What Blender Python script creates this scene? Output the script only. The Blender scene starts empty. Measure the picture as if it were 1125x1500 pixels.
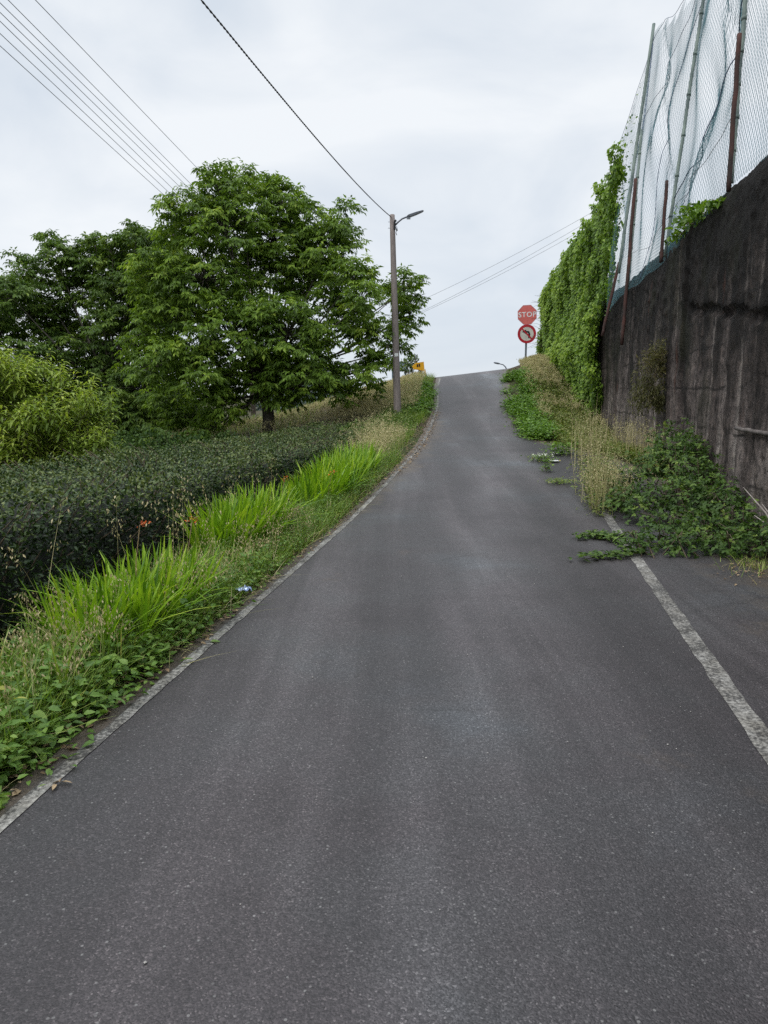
import bpy, math, random
import numpy as np
from mathutils import noise as mnoise, Vector

RNG = np.random.default_rng(11)
random.seed(5)
SC = bpy.context.scene
COL = SC.collection

# ------------------------------------------------------------------ camera model (used to survey the place)
F = 1083.3; PITCH = math.radians(9.4); CT, ST = math.cos(PITCH), math.sin(PITCH); H = 1.6

def W(px, py, d):
    """world point seen at photo pixel (px,py) at optical depth d"""
    u = (px-562.5)/F; v = (750-py)/F
    return np.array([u*d, (CT+v*ST)*d, H+(v*CT-ST)*d])

def G(px, py, z=0.0):
    u = (px-562.5)/F; v = (750-py)/F
    d = (z-H)/(v*CT-ST)
    return np.array([u*d, (CT+v*ST)*d, z])

# ------------------------------------------------------------------ helpers
def tag(o, label, cat, group=None, kind=None):
    o['label'] = label; o['category'] = cat
    if group: o['group'] = group
    if kind: o['kind'] = kind
    return o

def thing(name, label, cat, loc=(0, 0, 0), group=None, kind=None):
    o = bpy.data.objects.new(name, None); COL.objects.link(o)
    o.location = loc; o.empty_display_size = 0.2
    return tag(o, label, cat, group, kind)

def link_mesh(name, me, mat, parent=None):
    o = bpy.data.objects.new(name, me); COL.objects.link(o)
    if mat is not None: me.materials.append(mat)
    if parent is not None:
        o.parent = parent
        o.location = -Vector(parent.location) if parent.type == 'EMPTY' else (0, 0, 0)
        if parent.parent is not None: o.location = (0, 0, 0)
    return o

def np_mesh(name, verts, faces, var=None, smooth=False):
    """faces: (M,k) int array"""
    verts = np.ascontiguousarray(verts, dtype=np.float32); faces = np.ascontiguousarray(faces, dtype=np.int32)
    me = bpy.data.meshes.new(name)
    me.vertices.add(len(verts)); me.vertices.foreach_set('co', verts.ravel())
    M, k = faces.shape
    me.loops.add(M*k); me.loops.foreach_set('vertex_index', faces.ravel())
    me.polygons.add(M); me.polygons.foreach_set('loop_start', np.arange(0, M*k, k, dtype=np.int32))
    me.polygons.foreach_set('use_smooth', np.full(M, smooth, dtype=bool))
    if var is not None:
        a = me.attributes.new('var', 'FLOAT', 'POINT'); a.data.foreach_set('value', np.ascontiguousarray(var, dtype=np.float32))
    me.update(calc_edges=True); me.validate(clean_customdata=False)
    return me

class Geo:
    """collects polygons (mixed) for one mesh"""
    def __init__(s): s.v = []; s.f = []
    def add(s, verts, faces):
        b = len(s.v); s.v += [tuple(map(float, p)) for p in verts]; s.f += [tuple(i+b for i in f) for f in faces]
    def box(s, c, size, R=None):
        sx, sy, sz = [q/2 for q in size]; pts = []
        for x, y, z in ((-1,-1,-1),(1,-1,-1),(1,1,-1),(-1,1,-1),(-1,-1,1),(1,-1,1),(1,1,1),(-1,1,1)):
            p = Vector((x*sx, y*sy, z*sz))
            if R is not None: p = R @ p
            pts.append((p.x+c[0], p.y+c[1], p.z+c[2]))
        s.add(pts, [(0,3,2,1),(4,5,6,7),(0,1,5,4),(1,2,6,5),(2,3,7,6),(3,0,4,7)])
    def tube(s, pts, rad, n=8, cap=True):
        pts = np.array(pts, float); m = len(pts)
        rad = np.broadcast_to(np.array(rad, float), (m,)) if np.ndim(rad) == 0 or len(np.atleast_1d(rad)) == m else np.linspace(rad[0], rad[-1], m)
        T = np.gradient(pts, axis=0); T /= np.linalg.norm(T, axis=1)[:, None]+1e-12
        ref = np.array([0, 0, 1.0]) if abs(T[0][2]) < .9 else np.array([1.0, 0, 0])
        V = []; A = None
        for i in range(m):
            a = ref if A is None else A
            a = a - T[i]*np.dot(a, T[i]); a /= np.linalg.norm(a)+1e-12; A = a
            b = np.cross(T[i], a)
            for k in range(n):
                th = 2*math.pi*k/n; V.append(pts[i]+rad[i]*(math.cos(th)*a+math.sin(th)*b))
        Fc = [(i*n+k, i*n+(k+1) % n, (i+1)*n+(k+1) % n, (i+1)*n+k) for i in range(m-1) for k in range(n)]
        if cap: Fc += [tuple(range(n-1, -1, -1)), tuple((m-1)*n+k for k in range(n))]
        s.add(V, Fc)
    def prism(s, outline, y0, y1):
        """outline in XZ, extruded in Y"""
        n = len(outline)
        V = [(x, y0, z) for x, z in outline]+[(x, y1, z) for x, z in outline]
        s.add(V, [tuple(range(n)), tuple(range(2*n-1, n-1, -1))]+[(i, i+n, (i+1) % n+n, (i+1) % n) for i in range(n)])
    def build(s, name, mat, parent=None, smooth=False):
        me = bpy.data.meshes.new(name); me.from_pydata(s.v, [], s.f)
        if smooth: me.polygons.foreach_set('use_smooth', [True]*len(me.polygons))
        me.update(); return link_mesh(name, me, mat, parent)

def norm(a): return a/(np.linalg.norm(a, axis=-1, keepdims=True)+1e-9)

def T_diamond(w, fold=.1, droop=.08):
    return (np.array([(0,0,0),(-w,.42,fold*w*2),(0,1,-droop),(w,.42,fold*w*2)]), np.array([(0,2,1),(0,3,2)]))
def T_leaf(w, fold=.25, droop=.15):
    return (np.array([(0,0,0),(-.85*w,.28,fold*w),(-.75*w,.62,fold*w*.7-droop*.35),(0,1,-droop),(.75*w,.62,fold*w*.7-droop*.35),(.85*w,.28,fold*w),(0,.3,0),(0,.64,-droop*.4)]),
            np.array([(0,6,1),(0,5,6),(6,7,2),(6,2,1),(6,5,4),(6,4,7),(7,3,2),(7,4,3)]))

def leaves(name, P, D, N, S, V, tmpl, mat, parent=None):
    """scatter leaf-shaped faces: position, axis, normal, size, colour variation"""
    tv, tf = tmpl; P = np.asarray(P, float); n = len(P)
    y = norm(np.asarray(D, float)); z = np.asarray(N, float); z = norm(z-y*np.sum(z*y, 1, keepdims=True)); x = np.cross(y, z)
    S = np.broadcast_to(S, (n,))
    verts = P[:, None, :]+S[:, None, None]*(tv[None, :, 0:1]*x[:, None]+tv[None, :, 1:2]*y[:, None]+tv[None, :, 2:3]*z[:, None])
    faces = tf[None]+(np.arange(n)*len(tv))[:, None, None]
    me = np_mesh(name, verts.reshape(-1, 3), faces.reshape(-1, tf.shape[1]), np.repeat(np.broadcast_to(V, (n,)), len(tv)))
    return link_mesh(name, me, mat, parent)

def blade_arrays(P, h, w, head, lean, curl, segs=4, twist=1.0):
    P = np.asarray(P, float); n = len(P)
    t = np.linspace(0, 1, segs+1)
    hx, hy = np.cos(head), np.sin(head)
    off = h[:, None]*(lean[:, None]*t+curl[:, None]*t**2)
    up = h[:, None]*(t-.45*np.abs(curl)[:, None]*t**2)
    wid = w[:, None]*(1-t**2.2)*.5+w[:, None]*.03
    tw = RNG.uniform(-.8, .8, n)*twist; sx, sy = -np.sin(head+tw), np.cos(head+tw)
    C = np.stack([P[:, 0:1]+hx[:, None]*off, P[:, 1:2]+hy[:, None]*off, P[:, 2:3]+up], -1)
    Sd = np.stack([sx, sy, np.zeros(n)], -1)[:, None, :]*wid[..., None]
    V = np.stack([C-Sd, C+Sd], 2)          # n, segs+1, 2, 3
    return V, C
def blades(name, P, h, w, head, lean, curl, var, mat, segs=4, parent=None):
    V, C = blade_arrays(P, h, w, head, lean, curl, segs); n = len(P); m = (segs+1)*2
    q = np.array([(2*i, 2*i+1, 2*i+3, 2*i+2) for i in range(segs)])
    Fc = q[None]+(np.arange(n)*m)[:, None, None]
    me = np_mesh(name, V.reshape(-1, 3), Fc.reshape(-1, 4), np.repeat(var, m))
    return link_mesh(name, me, mat, parent), C

def rdir(n, zlo=-1., zhi=1.):
    z = RNG.uniform(zlo, zhi, n); a = RNG.uniform(0, 2*math.pi, n); r = np.sqrt(1-z*z)
    return np.stack([r*np.cos(a), r*np.sin(a), z], -1)

# ------------------------------------------------------------------ materials
class NT:
    def __init__(s, name):
        s.m = bpy.data.materials.new(name); s.m.use_nodes = True; s.t = s.m.node_tree; s.t.nodes.clear()
        s.out = s.n('ShaderNodeOutputMaterial')
    def n(s, typ, **kw):
        nd = s.t.nodes.new(typ)
        for k, v in kw.items():
            if hasattr(nd, k) and k not in nd.inputs: setattr(nd, k, v)
            else: nd.inputs[k].default_value = v
        return nd
    def l(s, a, b): s.t.links.new(a, b)
    def ramp(s, fac, stops, interp='LINEAR'):
        r = s.n('ShaderNodeValToRGB'); r.color_ramp.interpolation = interp
        e = r.color_ramp.elements
        while len(e) < len(stops): e.new(.5)
        for el, (p, c) in zip(e, stops): el.position = p; el.color = (*c, 1) if len(c) == 3 else c
        s.l(fac, r.inputs[0]); return r
    def noise(s, vec, scale, detail=4, rough=.55, dist=0):
        nd = s.n('ShaderNodeTexNoise', Scale=scale, Detail=detail, Roughness=rough, Distortion=dist)
        if vec is not None: s.l(vec, nd.inputs['Vector'])
        return nd
    def mapping(s, vec, scale=(1, 1, 1), rot=(0, 0, 0)):
        m = s.n('ShaderNodeMapping'); m.inputs['Scale'].default_value = scale; m.inputs['Rotation'].default_value = rot
        s.l(vec, m.inputs['Vector']); return m.outputs[0]
    def mix(s, fac, a, b, mode='MIX'):
        m = s.n('ShaderNodeMix', data_type='RGBA', blend_type=mode)
        for sock, v in ((m.inputs[0], fac), (m.inputs[6], a), (m.inputs[7], b)):
            if hasattr(v, 'links'): s.l(v, sock)
            else: sock.default_value = v if not isinstance(v, tuple) or len(v) == 4 else (*v, 1)
        return m.outputs[2]
    def math(s, op, a, b=None):
        m = s.n('ShaderNodeMath', operation=op)
        for i, v in enumerate((a, b)):
            if v is None: continue
            if hasattr(v, 'links'): s.l(v, m.inputs[i])
            else: m.inputs[i].default_value = v
        return m.outputs[0]

def leaf_mat(name, stops, trans=.3, rough=.5, spec=.35, tcol=(1.25, 1.3, .6)):
    t = NT(name); a = t.n('ShaderNodeAttribute', attribute_name='var')
    c = t.ramp(a.outputs['Fac'], stops).outputs[0]
    p = t.n('ShaderNodeBsdfPrincipled', Roughness=rough); p.inputs['Specular IOR Level'].default_value = spec
    t.l(c, p.inputs['Base Color'])
    tr = t.n('ShaderNodeBsdfTranslucent'); t.l(t.mix(1.0, c, (*tcol, 1), 'MULTIPLY'), tr.inputs['Color'])
    mx = t.n('ShaderNodeMixShader'); mx.inputs[0].default_value = trans
    t.l(p.outputs[0], mx.inputs[1]); t.l(tr.outputs[0], mx.inputs[2]); t.l(mx.outputs[0], t.out.inputs[0])
    return t.m

def plain(name, col, rough=.6, metal=0, var=.25, scale=8, bump=.0, stretch=(1, 1, 1), col2=None, spec=.4):
    t = NT(name); tc = t.n('ShaderNodeTexCoord').outputs['Object']
    nz = t.noise(t.mapping(tc, stretch), scale, 5)
    c2 = col2 or tuple(c*(1-var) for c in col)
    c = t.ramp(nz.outputs[0], [(.35, c2), (.65, col)])
    p = t.n('ShaderNodeBsdfPrincipled', Roughness=rough, Metallic=metal); p.inputs['Specular IOR Level'].default_value = spec
    t.l(c.outputs[0], p.inputs['Base Color'])
    if bump:
        b = t.n('ShaderNodeBump', Strength=bump, Distance=.02); t.l(nz.outputs[0], b.inputs['Height']); t.l(b.outputs[0], p.inputs['Normal'])
    t.l(p.outputs[0], t.out.inputs[0]); return t.m

M = {}
M['walnut'] = leaf_mat('walnut_leaf', [(0, (.045, .085, .012)), (.45, (.11, .19, .02)), (.8, (.2, .3, .032)), (1, (.29, .37, .055))], .35, .5, .25)
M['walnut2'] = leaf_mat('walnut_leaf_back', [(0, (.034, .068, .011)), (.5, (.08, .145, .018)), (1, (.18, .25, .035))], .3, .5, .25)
M['peach'] = leaf_mat('peach_leaf', [(0, (.075, .135, .016)), (.5, (.2, .285, .038)), (1, (.42, .49, .09))], .35, .5, .35)
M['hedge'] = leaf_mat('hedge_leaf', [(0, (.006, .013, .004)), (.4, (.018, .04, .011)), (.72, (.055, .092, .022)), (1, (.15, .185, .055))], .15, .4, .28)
M['ivy'] = leaf_mat('ivy_leaf', [(0, (.035, .075, .01)), (.45, (.125, .225, .022)), (.85, (.26, .38, .04)), (.95, (.3, .4, .05)), (1, (.28, .15, .05))], .38, .45, .35)
M['bramble'] = leaf_mat('bramble_leaf', [(0, (.018, .042, .01)), (.5, (.065, .125, .022)), (.85, (.15, .23, .042)), (.95, (.22, .28, .06)), (1, (.3, .22, .08))], .28, .5, .25)
M['croco'] = leaf_mat('sword_leaf', [(0, (.06, .14, .012)), (.4, (.15, .285, .016)), (.8, (.28, .43, .028)), (.93, (.36, .46, .05)), (1, (.48, .42, .17))], .38, .42, .35)
M['grass'] = leaf_mat('green_grass', [(0, (.05, .1, .016)), (.5, (.14, .235, .034)), (.85, (.28, .36, .075)), (1, (.48, .42, .2))], .35, .5, .3)
M['dry'] = leaf_mat('dry_grass', [(0, (.26, .25, .1)), (.4, (.46, .41, .21)), (.8, (.6, .52, .32)), (1, (.34, .37, .13))], .3, .6, .2, (1.1, 1.05, .9))
M['oat'] = leaf_mat('seed_head', [(0, (.3, .26, .12)), (.5, (.48, .4, .22)), (1, (.62, .54, .34))], .3, .6, .2, (1.1, 1.05, .9))
M['weed'] = leaf_mat('weed_leaf', [(0, (.045, .1, .018)), (.5, (.11, .21, .032)), (.92, (.22, .32, .06)), (1, (.5, .36, .08))], .3, .5, .35)
M['bright'] = leaf_mat('bright_ground_leaf', [(0, (.04, .1, .014)), (.5, (.11, .22, .024)), (1, (.22, .34, .05))], .3, .5, .35)
M['darkshrub'] = leaf_mat('shrub_leaf', [(0, (.025, .055, .014)), (.6, (.09, .15, .035)), (1, (.25, .29, .11))], .25, .6, .15)
M['faded'] = leaf_mat('wall_shrub_leaf', [(0, (.045, .05, .018)), (.5, (.1, .1, .035)), (1, (.2, .17, .08))], .25, .6, .2)
M['faded2'] = leaf_mat('olive_weed_leaf', [(0, (.05, .085, .018)), (.5, (.14, .18, .04)), (1, (.3, .3, .11))], .28, .55, .2)
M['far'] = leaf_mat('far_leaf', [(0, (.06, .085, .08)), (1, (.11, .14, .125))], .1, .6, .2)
M['flower'] = leaf_mat('orange_petal', [(0, (.62, .1, .02)), (1, (.8, .2, .05))], .3, .5, .3, (1.1, 1, 1))
M['whiteflower'] = leaf_mat('white_petal', [(0, (.5, .55, .38)), (1, (.8, .8, .72))], .2, .5, .3, (1, 1, 1))
M['litter'] = leaf_mat('dry_litter', [(0, (.11, .075, .045)), (.5, (.22, .15, .09)), (1, (.4, .3, .18))], .1, .7, .2, (1, 1, 1))
M['bark'] = plain('bark', (.1, .085, .068), .85, 0, .55, 14, .6, (1, 1, .25))
M['twig'] = plain('twig', (.12, .09, .06), .8, 0, .4, 20)
M['deadwood'] = plain('dead_twig', (.33, .29, .26), .8, 0, .4, 20)
M['pole'] = plain('weathered_pole', (.215, .18, .165), .8, 0, .35, 10, .3, (3, 3, .2))
M['rust'] = plain('rusty_steel', (.072, .027, .02), .85, 0, .65, 6, .2, (1, 1, .6), (.022, .014, .012))
M['greenpost'] = plain('green_paint', (.2, .25, .215), .6, 0, .3, 5, .1, (1, 1, .5), (.07, .1, .095))
M['net'] = plain('netting_wire', (.075, .19, .22), .5, .1, .4, 1.2)
M['netband'] = plain('netting_edge', (.08, .12, .2), .6, .0, .3, 3)
M['cable'] = plain('black_cable', (.02, .022, .026), .5)
M['wire'] = plain('grey_wire', (.2, .21, .22), .45, .4)
M['metal'] = plain('grey_metal', (.3, .32, .35), .4, .7)
M['galv'] = plain('galvanised_post', (.26, .29, .32), .45, .6)
M['lampgrey'] = plain('lamp_grey', (.12, .13, .15), .4, .3)
M['white'] = plain('white_plate', (.75, .75, .73), .5, 0, .1)
M['red'] = plain('faded_red', (.62, .14, .12), .5, 0, .12, 5)
M['ring'] = plain('sign_red', (.42, .018, .03), .4, 0, .12, 5)
M['signwhite'] = plain('sign_white', (.6, .58, .5), .5, 0, .22, 5)
M['black'] = plain('sign_black', (.012, .012, .014), .5)
M['yellow'] = plain('yellow_sign', (.82, .42, .02), .5, 0, .1, 4)
M['bluegrey'] = plain('blue_grey_board', (.16, .22, .27), .5, .1, .2, 4)
M['palepanel'] = plain('pale_panel', (.33, .39, .46), .5, 0, .15, 6)
M['wood'] = plain('pale_wood', (.42, .3, .17), .7, 0, .3, 8)
M['concrete'] = plain('pale_concrete', (.25, .25, .25), .85, 0, .3, 6, .3)
M['oldpipe'] = plain('old_pipe', (.14, .12, .11), .85, 0, .5, 6, .3)
M['wrapper'] = plain('foil_wrapper', (.45, .52, .66), .3, .5, .5, 25, 0, (1, 1, 1), (.12, .2, .42))
M['paper'] = plain('paper', (.8, .8, .78), .7, 0, .1)
M['pebble'] = plain('pale_stone', (.45, .43, .4), .8, 0, .4, 40)

def asphalt_mat():
    t = NT('asphalt'); tc = t.n('ShaderNodeTexCoord').outputs['Object']
    vor = t.n('ShaderNodeTexVoronoi', Scale=190.0); t.l(tc, vor.inputs['Vector'])
    sep = t.n('ShaderNodeSeparateColor'); t.l(vor.outputs['Color'], sep.inputs[0])
    agg = t.ramp(sep.outputs[0], [(0, (.006, .006, .0065)), (.5, (.027, .0268, .0278)), (.84, (.062, .0613, .0625)), (.97, (.105, .104, .104)), (1, (.2, .198, .195))])
    v2 = t.n('ShaderNodeTexVoronoi', Scale=75.0); t.l(tc, v2.inputs['Vector'])
    sp2 = t.n('ShaderNodeSeparateColor'); t.l(v2.outputs['Color'], sp2.inputs[0])
    stone = t.math('MULTIPLY', t.ramp(sp2.outputs[0], [(.95, (0, 0, 0)), (.99, (1, 1, 1))]).outputs[0], t.ramp(v2.outputs['Distance'], [(.25, (1, 1, 1)), (.4, (0, 0, 0))]).outputs[0])
    n2 = t.noise(tc, 60, 5, .75); c = t.mix(.5, agg.outputs[0], t.ramp(n2.outputs[0], [(.3, (.015, .015, .016)), (.7, (.066, .065, .067))]).outputs[0])
    along = t.mapping(tc, (1.15, .05, 1), (0, 0, math.radians(8.6)))
    wear = t.noise(along, 1.25, 4, .6, .5)
    c = t.mix(1.0, c, t.ramp(wear.outputs[0], [(.32, (.66, .64, .65)), (.5, (1.0, .97, .98)), (.68, (1.75, 1.72, 1.72))]).outputs[0], 'MULTIPLY')
    la = t.n('ShaderNodeAttribute', attribute_name='lat'); ln = t.noise(tc, .55, 4, .6)
    lat = t.math('ADD', la.outputs['Fac'], t.math('MULTIPLY', t.math('SUBTRACT', ln.outputs[0], .5), .45))
    c = t.mix(.8, c, t.ramp(lat, [(0, (.85, .83, .83)), (.12, (1, 1, 1)), (.27, (.74, .71, .71)), (.43, (1.0, .98, .98)), (.54, (1.7, 1.7, 1.7)), (.66, (1.15, 1.14, 1.14)), (.82, (.72, .69, .7)), (1, (.95, .93, .92))]).outputs[0], 'MULTIPLY')
    big = t.noise(tc, .42, 5, .6)
    c = t.mix(1.0, c, t.ramp(big.outputs[0], [(.32, (.62, .55, .565)), (.46, (.98, .89, .91)), (.55, (1.05, 1.03, 1.04)), (.66, (1.24, 1.38, 1.46))]).outputs[0], 'MULTIPLY')
    st = t.noise(tc, 1.1, 5, .7, .4)
    c = t.mix(t.ramp(st.outputs[0], [(.62, (0, 0, 0)), (.78, (.35, .35, .35))]).outputs[0], c, (.1, .07, .045))
    da = t.n('ShaderNodeAttribute', attribute_name='var'); dn = t.noise(tc, 2.6, 6, .7)
    dm = t.math('MULTIPLY', t.ramp(t.math('ADD', t.math('MULTIPLY', da.outputs['Fac'], .5), t.math('MULTIPLY', dn.outputs[0], .7)), [(.52, (0, 0, 0)), (.75, (.85, .85, .85))]).outputs[0], 1.0)
    c = t.mix(dm, c, t.ramp(n2.outputs[0], [(.35, (.03, .022, .015)), (.65, (.13, .1, .07))]).outputs[0])
    ck = t.n('ShaderNodeTexVoronoi', Scale=.55, feature='DISTANCE_TO_EDGE'); wq = t.noise(tc, 3, 4, .6); wv_ = t.n('ShaderNodeMix', data_type='VECTOR'); wv_.inputs[0].default_value = .12
    t.l(tc, wv_.inputs[4]); t.l(wq.outputs[1], wv_.inputs[5]); t.l(wv_.outputs[1], ck.inputs['Vector'])
    ckm = t.math('MULTIPLY', t.ramp(ck.outputs['Distance'], [(.0, (1, 1, 1)), (.006, (0, 0, 0))]).outputs[0], t.ramp(big.outputs[0], [(.5, (0, 0, 0)), (.6, (.5, .5, .5))]).outputs[0])
    c = t.mix(ckm, c, (.012, .012, .012))
    c = t.mix(t.math('MULTIPLY', stone, .4), c, (.3, .295, .285))
    p = t.n('ShaderNodeBsdfPrincipled', Roughness=.58); p.inputs['Specular IOR Level'].default_value = .48
    t.l(c, p.inputs['Base Color'])
    vd = t.n('ShaderNodeTexVoronoi', Scale=190.0, feature='SMOOTH_F1'); t.l(tc, vd.inputs['Vector'])
    h = t.math('ADD', t.math('MULTIPLY', vd.outputs['Distance'], -1.0), t.math('MULTIPLY', n2.outputs[0], .6))
    b = t.n('ShaderNodeBump', Strength=.5, Distance=.004); t.l(h, b.inputs['Height']); t.l(b.outputs[0], p.inputs['Normal'])
    t.l(p.outputs[0], t.out.inputs[0]); return t.m
M['asphalt'] = asphalt_mat()

def line_mat():
    t = NT('worn_road_paint'); tc = t.n('ShaderNodeTexCoord').outputs['Object']
    n1 = t.noise(tc, 48, 5, .75); n2 = t.noise(tc, 3.2, 4, .6)
    s = t.math('ADD', n1.outputs[0], t.math('MULTIPLY', t.math('SUBTRACT', n2.outputs[0], .5), .55))
    c = t.ramp(s, [(.42, (.06, .058, .056)), (.53, (.2, .193, .18)), (.68, (.38, .37, .345))])
    dirt = t.noise(tc, 7, 4, .6)
    cc = t.mix(1.0, c.outputs[0], t.ramp(dirt.outputs[0], [(.3, (.72, .7, .66)), (.65, (1, 1, 1))]).outputs[0], 'MULTIPLY')
    p = t.n('ShaderNodeBsdfPrincipled', Roughness=.75); p.inputs['Specular IOR Level'].default_value = .3
    t.l(cc, p.inputs['Base Color'])
    b = t.n('ShaderNodeBump', Strength=.5, Distance=.004); t.l(n1.outputs[0], b.inputs['Height']); t.l(b.outputs[0], p.inputs['Normal'])
    t.l(p.outputs[0], t.out.inputs[0]); return t.m
M['line'] = line_mat()

def soil_mat():
    t = NT('soil'); tc = t.n('ShaderNodeTexCoord').outputs['Object']
    n1 = t.noise(tc, 22, 6, .7); n2 = t.noise(tc, .8, 5, .6)
    c = t.ramp(n1.outputs[0], [(.3, (.025, .02, .014)), (.55, (.07, .054, .036)), (.75, (.16, .125, .085))])
    g = t.ramp(n1.outputs[0], [(.3, (.02, .03, .01)), (.7, (.07, .09, .03))])
    cc = t.mix(t.ramp(n2.outputs[0], [(.42, (0, 0, 0)), (.6, (1, 1, 1))]).outputs[0], c.outputs[0], g.outputs[0])
    p = t.n('ShaderNodeBsdfPrincipled', Roughness=.95); p.inputs['Specular IOR Level'].default_value = .15
    t.l(cc, p.inputs['Base Color'])
    b = t.n('ShaderNodeBump', Strength=.8, Distance=.03); t.l(n1.outputs[0], b.inputs['Height']); t.l(b.outputs[0], p.inputs['Normal'])
    t.l(p.outputs[0], t.out.inputs[0]); return t.m
M['soil'] = soil_mat()

def wall_mat():
    t = NT('mouldy_concrete'); tc = t.n('ShaderNodeTexCoord').outputs['Object']
    warp = t.noise(tc, .9, 3, .6)
    s1 = t.noise(t.mapping(tc, (1, 1, .07)), 2.3, 6, .65, .2)
    s2 = t.noise(t.mapping(tc, (1, 1, .045)), 5.5, 3, .55)
    n1 = t.noise(tc, 7, 8, .75); n3 = t.noise(tc, 42, 4, .7); n4 = t.noise(tc, 1.3, 5, .65)
    sx = t.n('ShaderNodeSeparateXYZ'); t.l(tc, sx.inputs[0])
    low = t.math('MULTIPLY', t.math('SUBTRACT', 2.0, sx.outputs[2]), .085)        # cleaner low down, mossy top
    f = t.math('ADD', t.math('ADD', t.math('MULTIPLY', s1.outputs[0], .62), t.math('MULTIPLY', n4.outputs[0], .38)), low)
    c = t.ramp(f, [(.38, (.01, .0085, .0075)), (.46, (.028, .0225, .02)), (.53, (.075, .061, .056)), (.62, (.15, .125, .116)), (.74, (.23, .2, .185))])
    streak = t.math('MULTIPLY', t.ramp(s2.outputs[0], [(.56, (0, 0, 0)), (.68, (1, 1, 1))]).outputs[0], t.ramp(f, [(.4, (0, 0, 0)), (.62, (.7, .7, .7))]).outputs[0])
    cc = t.mix(streak, c.outputs[0], (.38, .34, .31))
    m = t.ramp(n1.outputs[0], [(.36, (.2, .19, .18)), (.5, (.9, .9, .9)), (.68, (1.6, 1.52, 1.45))])
    cc = t.mix(1.0, cc, m.outputs[0], 'MULTIPLY')
    cc = t.mix(t.ramp(n3.outputs[0], [(.64, (0, 0, 0)), (.74, (.4, .4, .4))]).outputs[0], cc, (.17, .15, .13))
    wl = t.n('ShaderNodeTexWave', wave_type='BANDS', bands_direction='Z', Scale=.58, Distortion=1.1, Detail=4); wl.inputs['Detail Scale'].default_value = 2.2; t.l(tc, wl.inputs['Vector'])
    cc = t.mix(t.math('MULTIPLY', t.ramp(wl.outputs['Fac'], [(.0, (1, 1, 1)), (.02, (0, 0, 0))]).outputs[0], t.ramp(n4.outputs[0], [(.45, (0, 0, 0)), (.55, (.8, .8, .8))]).outputs[0]), cc, (.012, .01, .009))
    moss = t.math('MULTIPLY', t.ramp(warp.outputs[0], [(.52, (0, 0, 0)), (.66, (.5, .5, .5))]).outputs[0], n1.outputs[0])
    cc = t.mix(moss, cc, (.035, .04, .018))
    ru = t.noise(t.mapping(tc, (1.2, 1.2, .5)), 1.3, 4, .6)
    cc = t.mix(t.ramp(ru.outputs[0], [(.66, (0, 0, 0)), (.74, (.5, .5, .5))]).outputs[0], cc, (.1, .035, .02))
    p = t.n('ShaderNodeBsdfPrincipled', Roughness=.9); p.inputs['Specular IOR Level'].default_value = .2
    t.l(cc, p.inputs['Base Color'])
    hh = t.math('ADD', n1.outputs[0], t.math('MULTIPLY', n3.outputs[0], .5))
    b = t.n('ShaderNodeBump', Strength=1.0, Distance=.06); t.l(hh, b.inputs['Height']); t.l(b.outputs[0], p.inputs['Normal'])
    t.l(p.outputs[0], t.out.inputs[0]); return t.m
M['wall'] = wall_mat()

# ------------------------------------------------------------------ survey of the road
gA, gB = G(0, 1212), G(520, 757)
def near_left(Y): return gA[0]+(gB[0]-gA[0])*(Y-gA[1])/(gB[1]-gA[1])
Lp = [np.array([near_left(y), y, 0.]) for y in (-12, 0, 4, 7)]+[gB, W(568, 707, 11.42), W(617, 653, 16), W(628, 632, 18), W(638, 607, 20.5),
      W(642, 588, 22.3), W(640.5, 570, 24.3), W(645, 553, 26.8)]
LY = [p[1] for p in Lp]; LX = [p[0] for p in Lp]; LZ = [p[2] for p in Lp]
y0 = LY[-1]
LY += [y0+2, y0+5, 42, 70, 130, 300, 900]; LX += [LX[-1]-.1, LX[-1]-1.0, 0, -3, -6, -10, -10]; LZ += [2.05, 2.0, 1.5, .0, -6, -22, -60]
yy = np.arange(-12, 900, .1)
def smooth(a, k): 
    ker = np.hanning(k); ker /= ker.sum(); p = np.pad(a, k//2, mode='reflect', reflect_type='odd'); return np.convolve(p, ker, 'same')[k//2:-(k//2)]
_xl = smooth(np.interp(yy, LY, LX), 15); _zr = smooth(np.interp(yy, LY, LZ), 23)
XL = lambda Y: np.interp(Y, yy, _xl)
ZR = lambda Y: np.interp(Y, yy, _zr)
CF = lambda Y: np.interp(Y, [19, 26.5, 30, 40], [0, .12, .12, .02])
def XW(Y): return np.interp(Y, [-12, 19, 30.2, 60], [2.693-.1694*12, 2.693+.1694*19, 6.9, 9])
_rp = [W(838, 662, 15.5), W(780, 643, 17), W(755, 608, 20.5), W(747, 579, 23.3), W(744, 543, 26.8)]
RYs = [-12, 11.5, 13.5]+[p[1] for p in _rp]+[_rp[-1][1]+2.5, 36, 70]
RXs = [float(XW(-12))-.12, float(XW(11.5))-.2, float(XW(13.5))-.5]+[p[0] for p in _rp]+[5.1, 7.5, 12]
_xr = smooth(np.interp(yy, RYs, RXs), 11)
XR = lambda Y: np.interp(Y, yy, _xr)
def zroad(X, Y): return ZR(Y)+CF(Y)*np.maximum(X-XL(Y), 0)
def sstep(a, b, x): t = np.clip((x-a)/(b-a), 0, 1); return t*t*(3-2*t)
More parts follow.
